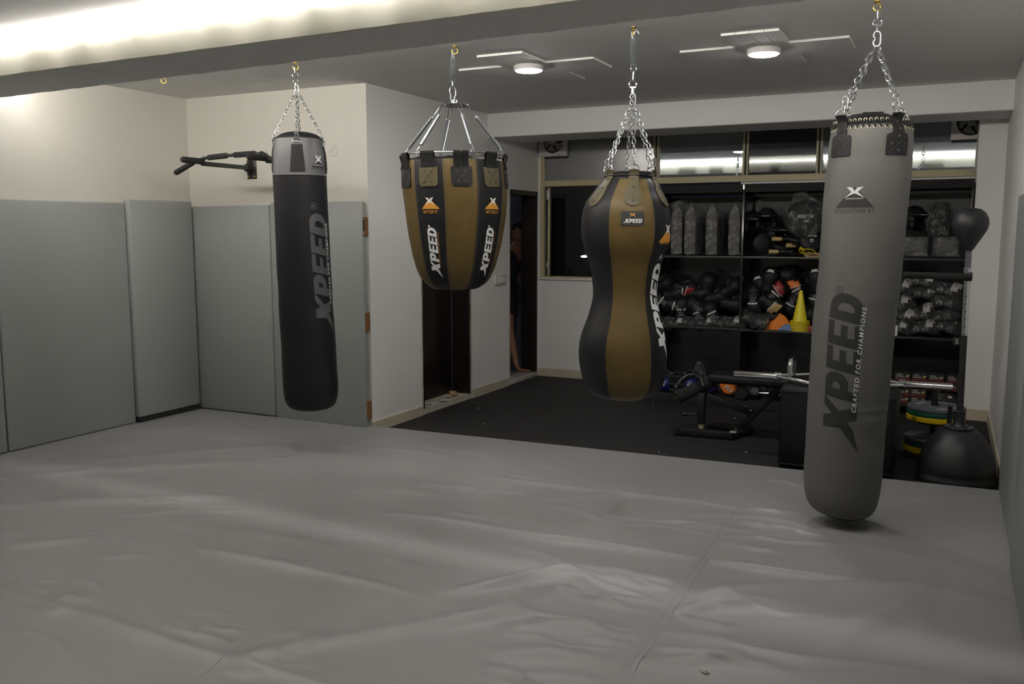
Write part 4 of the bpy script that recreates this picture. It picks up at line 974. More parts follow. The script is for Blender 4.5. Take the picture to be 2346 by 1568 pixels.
def glove_proto(accent=None, logo=True, wrapped=False, col='blk', seed=0, band=False):
    r = bpy.data.objects.new('boxing_glove', None); COL.objects.link(r); r.empty_display_size = .05
    m = MB(); loft(m, FIST); obj('fist_padding', m, col, r, local=True, smooth=60)
    m = MB(); m.tube([(.045,-.015,-.04),(.062,-.028,.0),(.060,-.048,.035),(.040,-.062,.065)],[.020,.025,.024,.014],12); obj('thumb', m, col, r, local=True, smooth=60)
    m = MB(); loft(m, [(-.150,0,0,.050,.042),(-.145,0,0,.054,.046),(-.10,0,0,.052,.044),(-.075,0,0,.051,.043)]); obj('cuff', m, col, r, local=True, smooth=60)
    if accent:
        m = MB(); G = []
        for z_, ry, cy in ((.0,.053,-.004),(.03,.059,-.008),(.065,.061,-.015),(.095,.055,-.024)):
            G.append([m.bm.verts.new((.068*math.sin(a)*(1.0 if z_ > 0 else .92), cy+ry*math.cos(a)+.0015, z_+.012*math.sin(a*2))) for a in [-.8+1.6*i/12 for i in range(13)]])
        for a, b in zip(G, G[1:]):
            for i in range(12): m.bm.faces.new((a[i],a[i+1],b[i+1],b[i]))
        obj('accent_panel', m, accent, r, local=True)
        m = MB(); m.tube([(.066*math.sin(a), -.006+.058*math.cos(a), .012+.012*math.sin(a*2)) for a in [-1.+2*i/12 for i in range(13)]],.004,6); obj('trim_band', m, 'print_white', r, local=True)
    if band:
        m = MB(); G = []
        for z_, ry, cy in ((.085,.056,-.022),(.100,.050,-.026),(.112,.042,-.031)):
            G.append([m.bm.verts.new((.062*(1-(z_-.085)*9)*math.sin(a), cy+ry*math.cos(a)+.004, z_-.012*a*a)) for a in [-1.1+2.2*i/12 for i in range(13)]])
        for a, b in zip(G, G[1:]):
            for i in range(12): m.bm.faces.new((a[i],a[i+1],b[i+1],b[i]))
        obj('arc_stripe', m, 'print_white', r, local=True)
    if logo:
        def onface(x, y):
            zz = y; ry = .047+.10*max(0,zz+.05)*.35; q = max(-.9,min(.9,x/.055)); return Vector((x, ry*math.sqrt(1-q*q)+.0015-.003, zz)), Vector((0,1,0))
        bm = poly_mesh(wordmark()); 
        for v in bm.verts: v.co.x = (2.2-v.co.x)*.0150; v.co.y = v.co.y*.019-.035
        refine(bm, .012)
        for v in bm.verts: v.co = onface(v.co.x, v.co.y)[0]
        q = MB(); q.bm.free(); q.bm = bm; obj('wordmark', q, 'print_white', r, local=True)
        m = MB()
        for k in range(5):
            pts = []
            for i in range(4):
                a = 2*PI*(k+i*.2)/5; pts.append(onface(.0125*math.cos(a), -.062+.0125*math.sin(a))[0]+Vector((0,.002,0)))
            m.tube(pts,.0024,5)
        obj('round_badge', m, 'print_white', r, local=True)
        m = MB(); m.tube([onface(-.028+.014*i,-.092)[0]+Vector((0,.005,0)) for i in range(5)],.0014,5); obj('printed_line', m, 'print_white', r, local=True)
    if wrapped:
        m = MB(); wrap_shell(m, [(-.150,0,0,.054,.046)]+[tuple(q) for q in FIST[1:-1]], seed); obj('plastic_wrap', m, 'clear', r, local=True, smooth=25)
    return r
PRO = dict(logo=lambda: glove_proto(), plain=lambda: glove_proto(logo=False), orange=lambda: glove_proto('orangev'), red=lambda: glove_proto('redv',logo=False), redl=lambda: glove_proto('redv'),
           white=lambda: glove_proto(logo=False,band=True), yellow=lambda: glove_proto('tan',logo=False), wrap=lambda: glove_proto(logo=False,wrapped=True,seed=3), wrapw=lambda: glove_proto('white',logo=False,wrapped=True,seed=9), wrapr=lambda: glove_proto('redv',logo=False,wrapped=True,seed=5), blue=lambda: glove_proto('white',logo=False,col='bluev'))
MADE = {}
def place(kind, pos, roll=0., face=0., pitch=0., label='', cat='boxing glove', group=None, sc=1.):
    if kind not in MADE: o = PRO[kind](); MADE[kind] = o
    else: o = copy_tree(MADE[kind])
    R = Matrix.Rotation(math.radians(roll),3,'Y') @ Matrix.Rotation(math.radians(pitch),3,'X') @ Matrix.Rotation(PI+math.radians(face),3,'Z')
    o.location = pos; o.rotation_euler = R.to_euler(); o.scale = (1.22*sc,1.22*sc,.84*sc)
    return tag(o, label, cat, group)
GA = 'black boxing gloves heaped on the left middle shelf'; GW = 'plastic-wrapped gloves lining the left middle shelf'
lst = [('logo',1512,688,-58,10,'black glove with white lettering at the far left edge of the heap'),('logo',1541,700,-74,8,'black glove with steep white lettering, second from left in the heap'),
 ('logo',1561,704,-4,5,'black glove with level white lettering low in the heap'),('logo',1590,700,-52,8,'black glove with slanting lettering in the middle of the heap'),
 ('logo',1598,711,-20,5,'black glove with lettering below the middle one of the heap'),('logo',1628,713,-28,8,'black glove with lettering to the right of the heap middle'),
 ('plain',1522,655,70,20,'plain black glove on top of the heap at its left end'),('redl',1572,664,100,30,'black glove with dark red panel on top of the heap'),
 ('plain',1621,650,10,0,'plain black glove standing upright on the heap'),('plain',1647,684,80,20,'plain black glove lying right of the heap middle'),
 ('plain',1680,662,60,30,'black glove on the heap against the divider'),('plain',1682,700,100,10,'black glove under the top one against the divider'),('plain',1604,676,95,20,'black glove lying on the heap centre'),('plain',1545,678,85,20,'black glove tucked behind the lettered ones')]
for i, (k, u, v, ro, fa, lab) in enumerate(lst): place(k, at(u,v,8.60-(.05 if k=='logo' else 0)), ro, fa, 0, lab, group=GA)
for i, (u, ro) in enumerate(((1524,95),(1556,88),(1590,92),(1624,84),(1656,97),(1686,86))):
    place('wrapw' if i % 2 else 'wrap', at(u,738,8.53), ro, -55, 0, f'clear-wrapped glove lying at the shelf front, {["leftmost","second","third","fourth","fifth","rightmost"][i]} of the bottom row', group=GW, sc=.85)
GB = 'boxing gloves heaped on the centre middle shelf'
for k, u, v, Y, ro, fa, lab in [('white',1763,640,8.62,10,0,'black glove with white arc on top of the centre heap, left'),('white',1870,640,8.62,-10,0,'black glove with white arc on top of the centre heap, right'),
 ('white',1742,655,8.66,-20,0,'small black and white glove behind the left of the centre heap'),('redl',1781,668,8.60,40,0,'glove with dark red and white panel in the centre heap'),('orange',1822,660,8.70,-30,0,'glove with orange and white panel above the yellow cones'),
 ('logo',1727,700,8.56,178,0,'black glove with upside-down lettering beside the divider'),('yellow',1768,700,8.56,120,10,'black glove with a tan yellow panel, middle of the centre heap'),('logo',1811,703,8.68,205,5,'black glove with tilted lettering left of the cones'),
 ('logo',1866,690,8.68,188,5,'black glove with lettering half behind the charcoal bag'),('wrapr',1733,737,8.53,115,150,'wrapped glove with red stripe low beside the divider'),('plain',1768,728,8.60,80,0,'plain black glove behind the white box'),
 ('plain',1722,672,8.62,60,0,'plain black glove leaning on the divider'),('plain',1850,722,8.64,90,0,'black glove behind the stacked cones'),('plain',1800,632,8.72,95,0,'black glove at the very top back of the centre heap')]:
    place(k, at(u,v,Y), ro, fa, 0, lab, group=GB)
GC = 'wrapped gloves stacked on the right middle shelf'
for i, (u, v, ro, lab) in enumerate([(2070,655,95,'wrapped glove half hidden by the charcoal bag, top row'),(2128,668,85,'wrapped glove in the top row, centre'),(2180,664,98,'wrapped glove in the top row beside the rack end'),(2068,692,80,'wrapped glove beside the charcoal bag, second row'),
  (2074,722,110,'wrapped glove with bright edge beside the charcoal bag, third row'),(2119,714,68,'wrapped glove in the third row, centre'),(2064,747,92,'wrapped glove at the shelf front next to the charcoal bag'),(2124,747,80,'wrapped glove at the shelf front, centre'),
  (2124,642,92,'wrapped glove on the very top of the right stack'),(2180,748,95,'wrapped glove at the shelf front near the rack end'),(2178,690,88,'dark wrapped glove above the rack end bundle'),(2172,718,70,'dark wrapped bundle near the chrome pole')]):
    place('wrapw' if i not in (10,11,9) else 'wrap', at(u,v,8.56+.03*(i%2)), ro, -50, 0, lab, group=GC, sc=.95)
# kick shields standing in clear plastic
def shield_proto():
    r = bpy.data.objects.new('kick_shield', None); COL.objects.link(r)
    m = MB(); m.box((0,.17,.18),(.088,.34,.35),bev=.018,seg=3); obj('pad_body', m, 'blk', r, local=True, smooth=50)
    m = MB(); m.box((.046,.17,.18),(.008,.05,.26),bev=.002); m.box((.05,.17,.10),(.01,.18,.03),bev=.002); obj('arm_strap', m, 'blkm', r, local=True)
    m = MB(); m.box((0,.17,.352),(.06,.30,.006)); obj('red_edge', m, 'redv', r, local=True)
    m = MB(); rnd = random.Random(8); n = 10; rings = []
    for k, (zz, g, yy) in enumerate(((-.018,.6,0),(-.008,1.05,0),(.06,1.08,0),(.14,1.10,0),(.22,1.07,0),(.30,1.09,0),(.36,1.06,0),(.41,.72,.02),(.455,.30,.05),(.48,.06,.06))):
        ring = []
        for q in ((-.5,0),(-.25,-.02),(0,-.03),(.25,-.02),(.5,0),(.52,.5),(.5,1),(0,1.03),(-.5,1),(-.52,.5)):
            ring.append(m.bm.verts.new((q[0]*.098*g+rnd.uniform(-.004,.004), .17+(q[1]-.5)*.36*(g if g < 1 else 1)*1. - (.17-.17*g)*.9*(1 if zz > .4 else 0)+rnd.uniform(-.004,.004), zz+rnd.uniform(-.006,.006))))
        rings.append(ring)
    for a, b in zip(rings, rings[1:]): m.skin(a, b)
    m.cap(rings[0]); m.cap(rings[-1])
    obj('plastic_wrap', m, 'shieldwrap', r, local=True, smooth=20)
    return r
sp = shield_proto()
for i, (u, ang, lab) in enumerate(((1549,6,'leftmost, partly behind the curvy bag'),(1580,-2,'second from the left'),(1629,3,'third from the left'),(1681,-4,'rightmost, beside the divider'))):
    o = sp if i == 0 else copy_tree(sp); p = at(u,570,8.49); o.location = (p.x,8.50,SH[2]+.022); o.rotation_euler = (0,0,math.radians(ang))
    tag(o, 'black kick shield in clear plastic on the top shelf, '+lab, 'kick shield', 'kick shields on the top shelf')
# head guards
def guard_proto(bar='print_white'):
    r = bpy.data.objects.new('head_guard', None); COL.objects.link(r)
    m = MB(); m.blob((0,0,.0),(.10,.115,.12),sub=3)
    dl = [f for f in m.bm.faces if (lambda c: (c.y < -.045 and -.085 < c.z < .030 and abs(c.x) < .066) or c.z < -.09)(f.calc_center_median())]
    bmesh.ops.delete(m.bm, geom=dl, context='FACES'); bmesh.ops.solidify(m.bm, geom=m.bm.faces[:], thickness=.020); obj('padded_shell', m, 'blk', r, local=True, smooth=60)
    m = MB(); m.tube([(.100*math.sin(a),-.120*math.cos(a),.050) for a in [-1.1+2.2*i/10 for i in range(11)]],.017,10); obj('brow_pad', m, 'blk', r, local=True)
    for s in (-1,1): m = MB(); m.blob((s*.075,-.085,-.04),(.026,.030,.046),sub=2); obj('cheek_pad', m, 'blk', r, local=True)
    m = MB(); m.tube([(-.03+.015*i,-.136+abs(i-2)*.002,.052) for i in range(5)],.0022,5); obj('printed_line', m, bar, r, local=True)
    return r
gp = guard_proto()
for i, (u, v, Y, rz, lab) in enumerate(((1722,512,8.66,.2,'black head guard on the top shelf against the divider'),(1757,505,8.62,-.2,'black head guard on top of the mitts, top shelf'),(2095,503,8.62,.3,'black head guard on the right top shelf beside the charcoal bag'),(1775,537,8.66,.5,'black head guard in front of the plastic-bagged shield'))):
    o = gp if i == 0 else copy_tree(gp); p = at(u,v,Y); o.location = p; o.rotation_euler = (.1,0,rz+.3); tag(o, lab, 'head guard', 'black head guards')
# round pad in a clear bag (lettering upside down), mitts, ropes
p = at(1845,500,8.54); t = thing('belly_pad', (p.x,p.y,p.z-.17), 'big round black body pad in crumpled clear bag, lettering upside down', 'body pad')
Rf = Euler((PI/2-.15,0,.28)).to_matrix()
m = MB(); m.lathe([(.02,-.06),(.13,-.055),(.165,-.02),(.168,.02),(.15,.05),(.10,.062),(.0,.065)], p, 36, ax=Rf); obj('pad_body', m, 'blk', t, smooth=60)
def facetext(bm, c, R, sx, sy, xc=2.2, flip=True, off=.068):
    for v in bm.verts:
        x, y = (v.co.x-xc)*sx, v.co.y*sy
        if flip: x, y = -x, -y
        v.co = c+R@Vector((x, y, off))
    q = MB(); q.bm.free(); q.bm = bm; return q
obj('wordmark', facetext(poly_mesh(wordmark()), p+Rf@Vector((0,.020,0)), Rf, .029, .030), 'print_white', t, smooth=0)
obj('emblem', facetext(poly_mesh(emblem_x()), p+Rf@Vector((-.0,-.035,0)), Rf, .055, .036, 0), 'print_white', t, smooth=0)
m = MB(); rnd = random.Random(3); m.lathe([(.03,-.07),(.16,-.065),(.19,-.02),(.19,.03),(.17,.070),(.08,.088),(.0,.09)], p, 30, ax=Rf)
for v in m.bm.verts:
    v.co += Vector((rnd.uniform(-.006,.006),rnd.uniform(-.006,.006),rnd.uniform(-.006,.006)))
    if v.co.z > p.z+.14: v.co.z += .07*(1 if v.co.x < p.x else .3)
obj('plastic_bag', m, 'clear', t, smooth=20)
def mitt(u, v, Y, rx, ry, rz, lab, logo=True, col='blk'):
    c = at(u,v,Y); R = Euler((rx,ry,rz)).to_matrix(); t = thing('focus_mitt', c, lab, 'focus mitt', 'focus mitts on the top shelf')
    m = MB(); m.lathe([(.01,-.02),(.085,-.02),(.10,-.008),(.10,.012),(.085,.024),(.03,.028),(.0,.028)], c, 28, ax=R); obj('pad_face', m, col, t, smooth=60)
    m = MB(); m.blob(c+R@Vector((0,-.03,-.035)), (.06,.08,.03), rot=R, sub=2); obj('hand_cover', m, 'blkm', t)
    if logo: obj('wordmark', facetext(poly_mesh(wordmark()), c+R@Vector((0,.03,0)), R, .0165, .018, 2.2, False, .0295), 'print_white', t, smooth=0); m = MB(); ringm(m, c+R@Vector((0,-.005,.029)), R@Vector((0,0,1)), .013, .003, 14, up=R@Vector((0,1,0))); obj('round_badge', m, 'print_white', t)
mitt(1858,552,8.52,PI/2-.3,0,.35,'black focus mitt with white lettering beneath the bagged body pad')
mitt(1822,548,8.60,.2,.2,0,'flat black focus mitt left of the lettered one',False)
mitt(1748,558,8.56,PI/2,0,.5,'round black mitt near the divider on the top shelf',False)
mitt(1790,565,8.62,.3,.1,.6,'black mitt lying behind the tan handles',False)
def rope(u, v, lab, yaw, hc='tan'):
    c = at(u,v,8.52); t = thing('skipping_rope', c, lab, 'skipping rope', 'skipping ropes with tan handles'); R = Euler((0,0,yaw)).to_matrix()
    a = c+R@Vector((-.055,0,0)); b = c+R@Vector((.03,0,0)); m = MB(); m.rod(a,b,.021,.019); obj('wooden_handle', m, hc, t)
    m = MB(); m.rod(b,c+R@Vector((.16,0,.004)),.016,.012)
    for i in range(8): q = c+R@Vector((.05+.013*i,0,.002)); m.tube([q+R@Vector((0,.017*math.cos(x),.017*math.sin(x))) for x in [2*PI*j/10 for j in range(10)]],.003,5,closed=True)
    obj('rubber_grip', m, 'blkp', t)
rope(1783,548,'tan-handled skipping rope, uppermost of three on the top shelf',.1); rope(1776,577,'tan-handled skipping rope lying at the shelf edge',.0); rope(1815,563,'broad tan rope handle just left of the lettered mitt',.5)
p = at(1855,573,8.53); t = thing('resistance_band', (p.x,p.y,SH[2]), 'yellow rubber band bundle on the top shelf by the charcoal bag', 'resistance band')
m = MB()
for i in range(6): ringm(m, p+Vector((random.uniform(-.05,.05),random.uniform(-.02,.03),random.uniform(-.02,.02))), Vector((.3*math.sin(i),.5,1)), .045+.004*i, .004, 20, up=Vector((1,0,0)))
obj('band_loops', m, 'yellow', t)
p = at(1862,585,8.50); m = MB(); m.tube([p+Vector((.07*math.cos(a),.02*math.sin(a),.014*math.sin(a))) for a in [2*PI*i/16 for i in range(16)]],.006,6,closed=True,flat=2.); tag(obj('hand_strap', m, 'ply' if False else 'tan', None, origin=p), 'pale pink-tan strap loop hanging at the top shelf edge', 'strap')
# wrapped gear and clear pouches, right top shelf
p = at(2151,502,8.58); t = thing('shin_guard', (p.x,p.y,p.z-.14), 'upright shin guard in clear plastic on the right top shelf', 'shin guard')
m = MB(); loft(m, [(-.14,0,0,.07,.04),(-.08,0,0,.085,.05),(.0,0,0,.09,.05),(.08,.01,0,.08,.045),(.14,.02,0,.05,.03)]); bmesh.ops.translate(m.bm, verts=m.bm.verts, vec=p); obj('guard_body', m, 'blk', t, smooth=60)
m = MB(); wrap_shell(m, [(-.14,0,0,.075,.045),(-.08,0,0,.09,.055),(.0,0,0,.095,.055),(.08,.01,0,.085,.05),(.13,.02,0,.055,.035)], 4, 1.1, .02); bmesh.ops.translate(m.bm, verts=m.bm.verts, vec=p); obj('plastic_wrap', m, 'clear', t, smooth=20)
for i, (ua, ub, lab) in enumerate(((2056,2127,'clear vinyl gear pouch beside the charcoal bag on the top shelf'),(2133,2200,'clear vinyl gear pouch next to the black reflex ball'))):
    a, b = at(ua,590,8.49), at(ub,590,8.49); t = thing('gear_pouch', ((a.x+b.x)/2,8.55,SH[2]), lab, 'pouch', 'clear vinyl pouches'); rnd = random.Random(i)
    m = MB(); m.box(((a.x+b.x)/2,8.56,SH[2]+.012+.088),(b.x-a.x-.006,.12,.175),bev=.014,seg=3)
    for v in m.bm.verts: v.co += Vector((rnd.uniform(-.003,.003),rnd.uniform(-.003,.003),rnd.uniform(-.002,.002)))
    obj('pouch_body', m, 'pouch', t, smooth=30)
    m = MB(); c = Vector(((a.x+b.x)/2,8.495,SH[2]+.1)); w_, h_ = (b.x-a.x)/2-.004, .088; m.tube([c+Vector(q) for q in ((-w_,0,-h_),(w_,0,-h_+.004),(w_,0,h_),(-w_,0,h_))],.003,6,closed=True); obj('edge_binding', m, 'blkm', t)
    m = MB(); m.box(((a.x+b.x)/2,8.57,SH[2]+.10),(b.x-a.x-.05,.07,.12),bev=.03,seg=3); obj('packed_gear', m, 'greybag', t, smooth=60)
# cones, cloths and small boxes on the centre middle shelf
p0 = at(1830,757,8.50); rcn, hcn = .078, .285
pr = bpy.data.objects.new('marker_cone', None); COL.objects.link(pr)
m = MB(); m.lathe([(.014,hcn),(.0655,.004),(.088,.003),(.089,-.001),(.0665,-.0005),(.0648,.001),(.0130,hcn-.001)], (0,0,0), 36, close=False)
m.skin([v for v in m.bm.verts][-36:], [v for v in m.bm.verts][:36]); obj('cone_shell', m, 'yellow', pr, local=True, smooth=50)
m = MB(); m.lathe([(.0905,-.0012),(.0905,.0012),(.084,.0035)], (0,0,0), 36, close=False); obj('rim', m, 'yellow', pr, local=True)
NC = 13
for i in range(NC):
    o = pr if i == 0 else copy_tree(pr); o.location = (p0.x, 8.545, SH[1]+.003+i*.0074); o.rotation_euler = (0,0,random.random())
    lab = 'yellow marker cone, topmost of the stack on the middle shelf' if i == NC-1 else 'yellow marker cone rim inside the nested stack on the middle shelf'
    tag(o, lab, 'marker cone', 'nested yellow marker cones')
tp = [o for o in bpy.data.objects if o.name.startswith('marker_cone')][-1]
def heap(name, u, v, Y, r, mt, lab, cat, seed, nz=.28):
    c = at(u,v,Y); z0 = SH[1]+.002; m = MB(); rnd = random.Random(seed); nx, ny = 34, 22; G = []
    ph = [(rnd.uniform(-1,1), rnd.uniform(-.6,.6), rnd.uniform(18,46), rnd.uniform(0,6)) for _ in range(6)]
    for j in range(ny+1):
        row = []
        for i in range(nx+1):
            a, b = -1+2*i/nx, -1+2*j/ny; e = max(0., 1-(abs(a)**2.2+abs(b)**2.4)); sh = 1-.55*max(0,-a)-.1*max(0,a)
            h = r[2]*2*(e**.55)*sh; f = sum(math.sin((a*k0+b*k1)*w*.22+q) for k0, k1, w, q in ph)/6
            x = c.x+a*r[0]*(1+.10*math.sin(b*5+seed)+.04*f); y = Y+.055+b*r[1]*(1+.12*math.sin(a*6+seed)); z_ = z0+max(0, h*(1+nz*f))+.003*abs(f)+.001
            row.append(m.bm.verts.new((x+.018*f*(h/ (r[2]*2)), y, z_)))
        G.append(row)
    for j in range(ny):
        for i in range(nx): m.bm.faces.new((G[j][i],G[j][i+1],G[j+1][i+1],G[j+1][i]))
    return tag(obj(name, m, mt, None, origin=(c.x,c.y,z0), smooth=80), lab, cat)
heap('folded_shirt', 1781,733,8.50,(.115,.055,.075),'orange','crumpled bright orange cloth on the middle shelf left of the cones','cloth',3,.42)
heap('towel', 1800,748,8.46,(.085,.03,.03),'bluec','crumpled blue-grey cloth under the orange one','cloth',6,.3)
def carton(u0, v0, u1, v1, Y, D, mt, lab, nm='small_box', z0=None):
    a, b = at(u0,v1,Y), at(u1,v0,Y); z0 = a.z if z0 is None else z0; m = MB(); m.box2((a.x,Y,z0),(b.x,Y+D,z0+(b.z-a.z)),bev=.002); return tag(obj(nm, m, mt, None, origin=((a.x+b.x)/2,Y,z0)), lab, 'box')
carton(1733,742,1748,752,8.49,.05,'white','small white box at the front of the middle shelf',z0=SH[1]+.001)
carton(1849,743,1866,755,8.50,.08,'redb','small red box right of the yellow cones',z0=SH[1]+.001)
carton(2050,742,2057,765,8.49,.08,'white','small white carton beside the charcoal bag on the middle shelf',z0=SH[1]+.001)
# red and black hand-wrap cartons
def wrapbox():
    r = bpy.data.objects.new('hand_wrap_box', None); COL.objects.link(r); w_, h_, d_ = .128, .068, .14
    m = MB(); m.box((0,d_/2,h_*.64),(w_,d_,h_*.72),bev=.001); obj('carton', m, 'print_black', r, local=True)
    m = MB(); m.box((0,d_/2,h_*.14),(w_,d_,h_*.28),bev=.001); obj('red_base', m, 'red', r, local=True)
    bm = poly_mesh(wordmark())
    for v in bm.verts: v.co = Vector((-.052+(v.co.x+.65)*.0085, -.0012, .050+v.co.y*.0075))
    q = MB(); q.bm.free(); q.bm = bm; obj('wordmark', q, 'fanpl', r, local=True, smooth=0)
    m = MB()
    for zz in (.040,.031): m.box((-.018,-.001,zz),(.068,.001,.0045)); 
    obj('printed_line', m, 'fandark', r, local=True)
    m = MB(); m.blob((.040,-.001,.040),(.016,.003,.011),rot=(0,-.6,0),sub=2); m.blob((.032,-.001,.033),(.008,.003,.007),sub=2); tag(obj('fist_picture', m, 'tan', r, local=True),'pale printed fist picture')
    return r
wb = wrapbox(); first = True
xs_ = [-.305+.134*i for i in range(4)]
rown = ['bottom','second','third','top']; coln = ['left','second','third','right']
for j in range(4):
    for i, xx in enumerate(xs_):
        o = wb if first else copy_tree(wb); first = False
        back = .16 if (i > 1 and j < 2) else 0.
        o.location = (xx+random.uniform(-.003,.003)+(.012 if i==3 else 0)-.012, 8.52+back+random.uniform(-.004,.004), SH[0]+.001+j*.0695)
        tag(o, f'black and red hand-wrap carton, {rown[j]} row, {coln[i]} column of the pile on the bottom shelf', 'carton', 'hand-wrap cartons on the bottom shelf')
p = at(2168,905,8.50); t = thing('plastic_bag', (p.x,8.55,SH[0]), 'crumpled clear plastic bag before the red cartons', 'plastic bag')
m = MB(); m.blob((p.x,8.585,SH[0]+.065),(.11,.06,.063),sub=4,noise=.25,seed=2); obj('bag_film', m, 'clear', t, smooth=20)
m = MB(); m.box((p.x+.03,8.512,SH[0]+.09),(.035,.003,.018),rot=(0,.2,0)); tag(obj('paper_tag', m, 'fanpl', t),'pale paper tag')
# ---------------------------------------------------------------- things on the floor before the rack
TZ = .078
def kettlebell(u, v, Y, r, mt, lab, hdl='blkp', txt=None):
    c = ony(u,v,Y); c.z = TZ+r*.98; t = thing('kettlebell', (c.x,c.y,TZ), lab, 'kettlebell', 'kettlebells on the low platform')
    m = MB(); m.blob(c,(r,r,r*.98),sub=3,fn=lambda q: Vector((q.x*(1-.12*max(0,q.z)/r),q.y*(1-.12*max(0,q.z)/r),max(q.z,-r*.97)))); obj('bell_body', m, mt, t, smooth=60)
    m = MB(); pts = [c+Vector((r*.62*math.cos(a),0,r*.75+r*.85*math.sin(a))) for a in [PI*(-.12)+PI*1.24*i/14 for i in range(15)]]; m.tube(pts, r*.16, 10); obj('handle', m, hdl, t)
    if txt:
        bm = text_bm(txt, .03); a_, b_ = width(bm)
        for q in bm.verts: x = (q.co.x-(a_+b_)/2)*r*.5; zz = (q.co.y-.35)*r*.5; q.co = c+Vector((x, -math.sqrt(max(.0001,r*r-x*x-zz*zz))-.002, zz))
        k = MB(); k.bm.free(); k.bm = bm; obj('weight_mark', k, 'print_white', t, smooth=0)
kettlebell(1523,880,8.25,.082,'bluev','blue vinyl kettlebell at the left, beside the curvy bag foot',txt='x4')
kettlebell(1582,875,8.28,.085,'bluev','blue vinyl kettlebell right of the coiled rope',txt='8')
kettlebell(1628,872,8.30,.070,'purple','dark purple kettlebell behind the bench post',txt='6')
p = ony(1558,868,8.32); t = thing('battle_rope', (p.x,8.34,TZ), 'coiled black battle rope behind the bench', 'rope')
m = MB()
for j in range(5): ringm(m, Vector((p.x+.01*math.sin(j*2),8.34+.01*math.cos(j),TZ+.020+.034*j)), Vector((.04*math.sin(j),.04*math.cos(j*2),1)), .14-.012*(j%2), .019, 40, up=Vector((1,0,0)))
for k, v in enumerate(m.bm.verts): v.co *= 1
obj('coil', m, 'foam', t)
for a, b in (((-.13,-.02,.20),(-.07,-.03,.195)),((.04,-.03,.20),(.11,-.02,.235))):
    m = MB(); m.rod(Vector((p.x,8.34,TZ*.7))+Vector(a),Vector((p.x,8.34,TZ*.7))+Vector(b),.004); obj('rope_tie', m, 'white', t)
p = ony(1598,850,8.35); t = thing('plastic_bag', (p.x,8.42,TZ), 'dark plastic bag standing behind the blue kettlebells', 'plastic bag'); m = MB(); m.blob((p.x,8.40,TZ+.135),(.070,.04,.135),sub=4,noise=.2,seed=9); obj('bag_film', m, 'clear', t, smooth=20); m = MB(); m.blob((p.x,8.40,TZ+.12),(.055,.032,.12),sub=3,noise=.1,seed=9); obj('contents', m, 'blk', t)
# orange vinyl club head
p = ony(1665,888,7.9); t = thing('vinyl_dumbbell', (p.x,8.2,TZ), 'orange vinyl weight with a white badge seen beneath the bench seat', 'dumbbell')
m = MB(); m.prism([ony(u,v,8.17) for u, v in ((1645,873),(1650,867),(1658,867),(1673,877),(1685,891),(1684,899),(1672,905),(1659,902),(1651,890))],(0,.10,0)); bmesh.ops.bevel(m.bm, geom=m.bm.edges[:], offset=.010, segments=3, affect='EDGES'); obj('weight_body', m, 'orangev', t, smooth=50)
bm = text_bm('GFX', .03, .2); a_, b_ = width(bm)
Rt = Euler((PI/2,.75,0)).to_matrix()
q0 = ony(1669,891,8.168); m = MB(); m.box(q0,(.075,.004,.026),rot=(0,.75,0),bev=.001); obj('badge', m, 'fanpl', t)
for q in bm.verts: q.co = q0+Vector((0,-.0025,0))+Matrix.Rotation(.75,3,'Y')@Vector(((q.co.x-(a_+b_)/2)*.028,0,(q.co.y-.35)*.022))
k = MB(); k.bm.free(); k.bm = bm; obj('badge_lettering', k, 'print_black', t, smooth=0)
def dumbbell(u, v, Y, yaw, lab):
    c = ony(u,v,Y); c.z = TZ+.061; t = thing('hex_dumbbell', (c.x,c.y,TZ), lab, 'dumbbell', 'hex dumbbells on the low platform'); d = Vector((math.cos(yaw),math.sin(yaw),0)); s = Vector((-d.y,d.x,0))
    for k in (-1,1):
        m = MB(); rr_ = .068; pts = [c+d*(k*.07)+s*(rr_*math.cos(a))+Vector((0,0,rr_*math.sin(a)*.89)) for a in [PI/3*i for i in range(6)]]; m.prism(pts, d*(k*.07)); bmesh.ops.bevel(m.bm, geom=m.bm.edges[:], offset=.008, segments=2, affect='EDGES'); obj('hex_head', m, 'dome', t)
    m = MB(); m.tube([c-d*.08,c,c+d*.08],[.013,.017,.013],14); obj('handle', m, 'chrome', t)
dumbbell(1712,890,8.22,1.3,'black hex dumbbell under the bench seat'); dumbbell(1757,892,8.22,.15,'black hex dumbbell with its steel handle showing near the black box'); dumbbell(1738,880,8.36,1.5,'black hex dumbbell nearest the rack')
m = MB(); m.box2((-2.58,8.10,.0),(-1.2,8.45,TZ),bev=.004); tag(obj('low_platform', m, 'foam', None, origin=(-1.9,8.3,0)), 'low black platform under the kettlebells and dumbbells before the rack', 'platform')
# ---------------------------------------------------------------- bench
bn = thing('weight_bench', (-1.45,6.95,0), 'black adjustable weight bench with foam leg rollers standing on the rubber floor', 'weight bench')
def sq(name, a, b, w_, h_=None, mt='blkp', par=None):
    a, b = Vector(a), Vector(b); d = b-a; q = d.to_track_quat('Z','Y').to_matrix(); m = MB(); m.box((a+b)/2,(w_,h_ or w_,d.length),rot=q,bev=min(w_,h_ or w_)*.15); return obj(name, m, mt, par or bn)
sq('foot_bar',(-1.87,6.80,.036),(-1.44,6.83,.036),.055); 
for xx in (-1.88,): m = MB(); m.box((xx,6.80,.036),(.03,.064,.064),bev=.006); obj('rubber_cap', m, 'foam', bn)
sq('side_rail',(-1.46,6.80,.036),(-1.36,7.12,.036),.055); sq('rear_foot',(-1.72,7.16,.03),(-1.38,7.14,.03),.05)
sq('front_post',(-1.695,6.86,.10),(-1.695,6.86,.345),.055,.07); sq('inner_tube',(-1.695,6.86,.06),(-1.695,6.86,.12),.036,.036,'winframe')
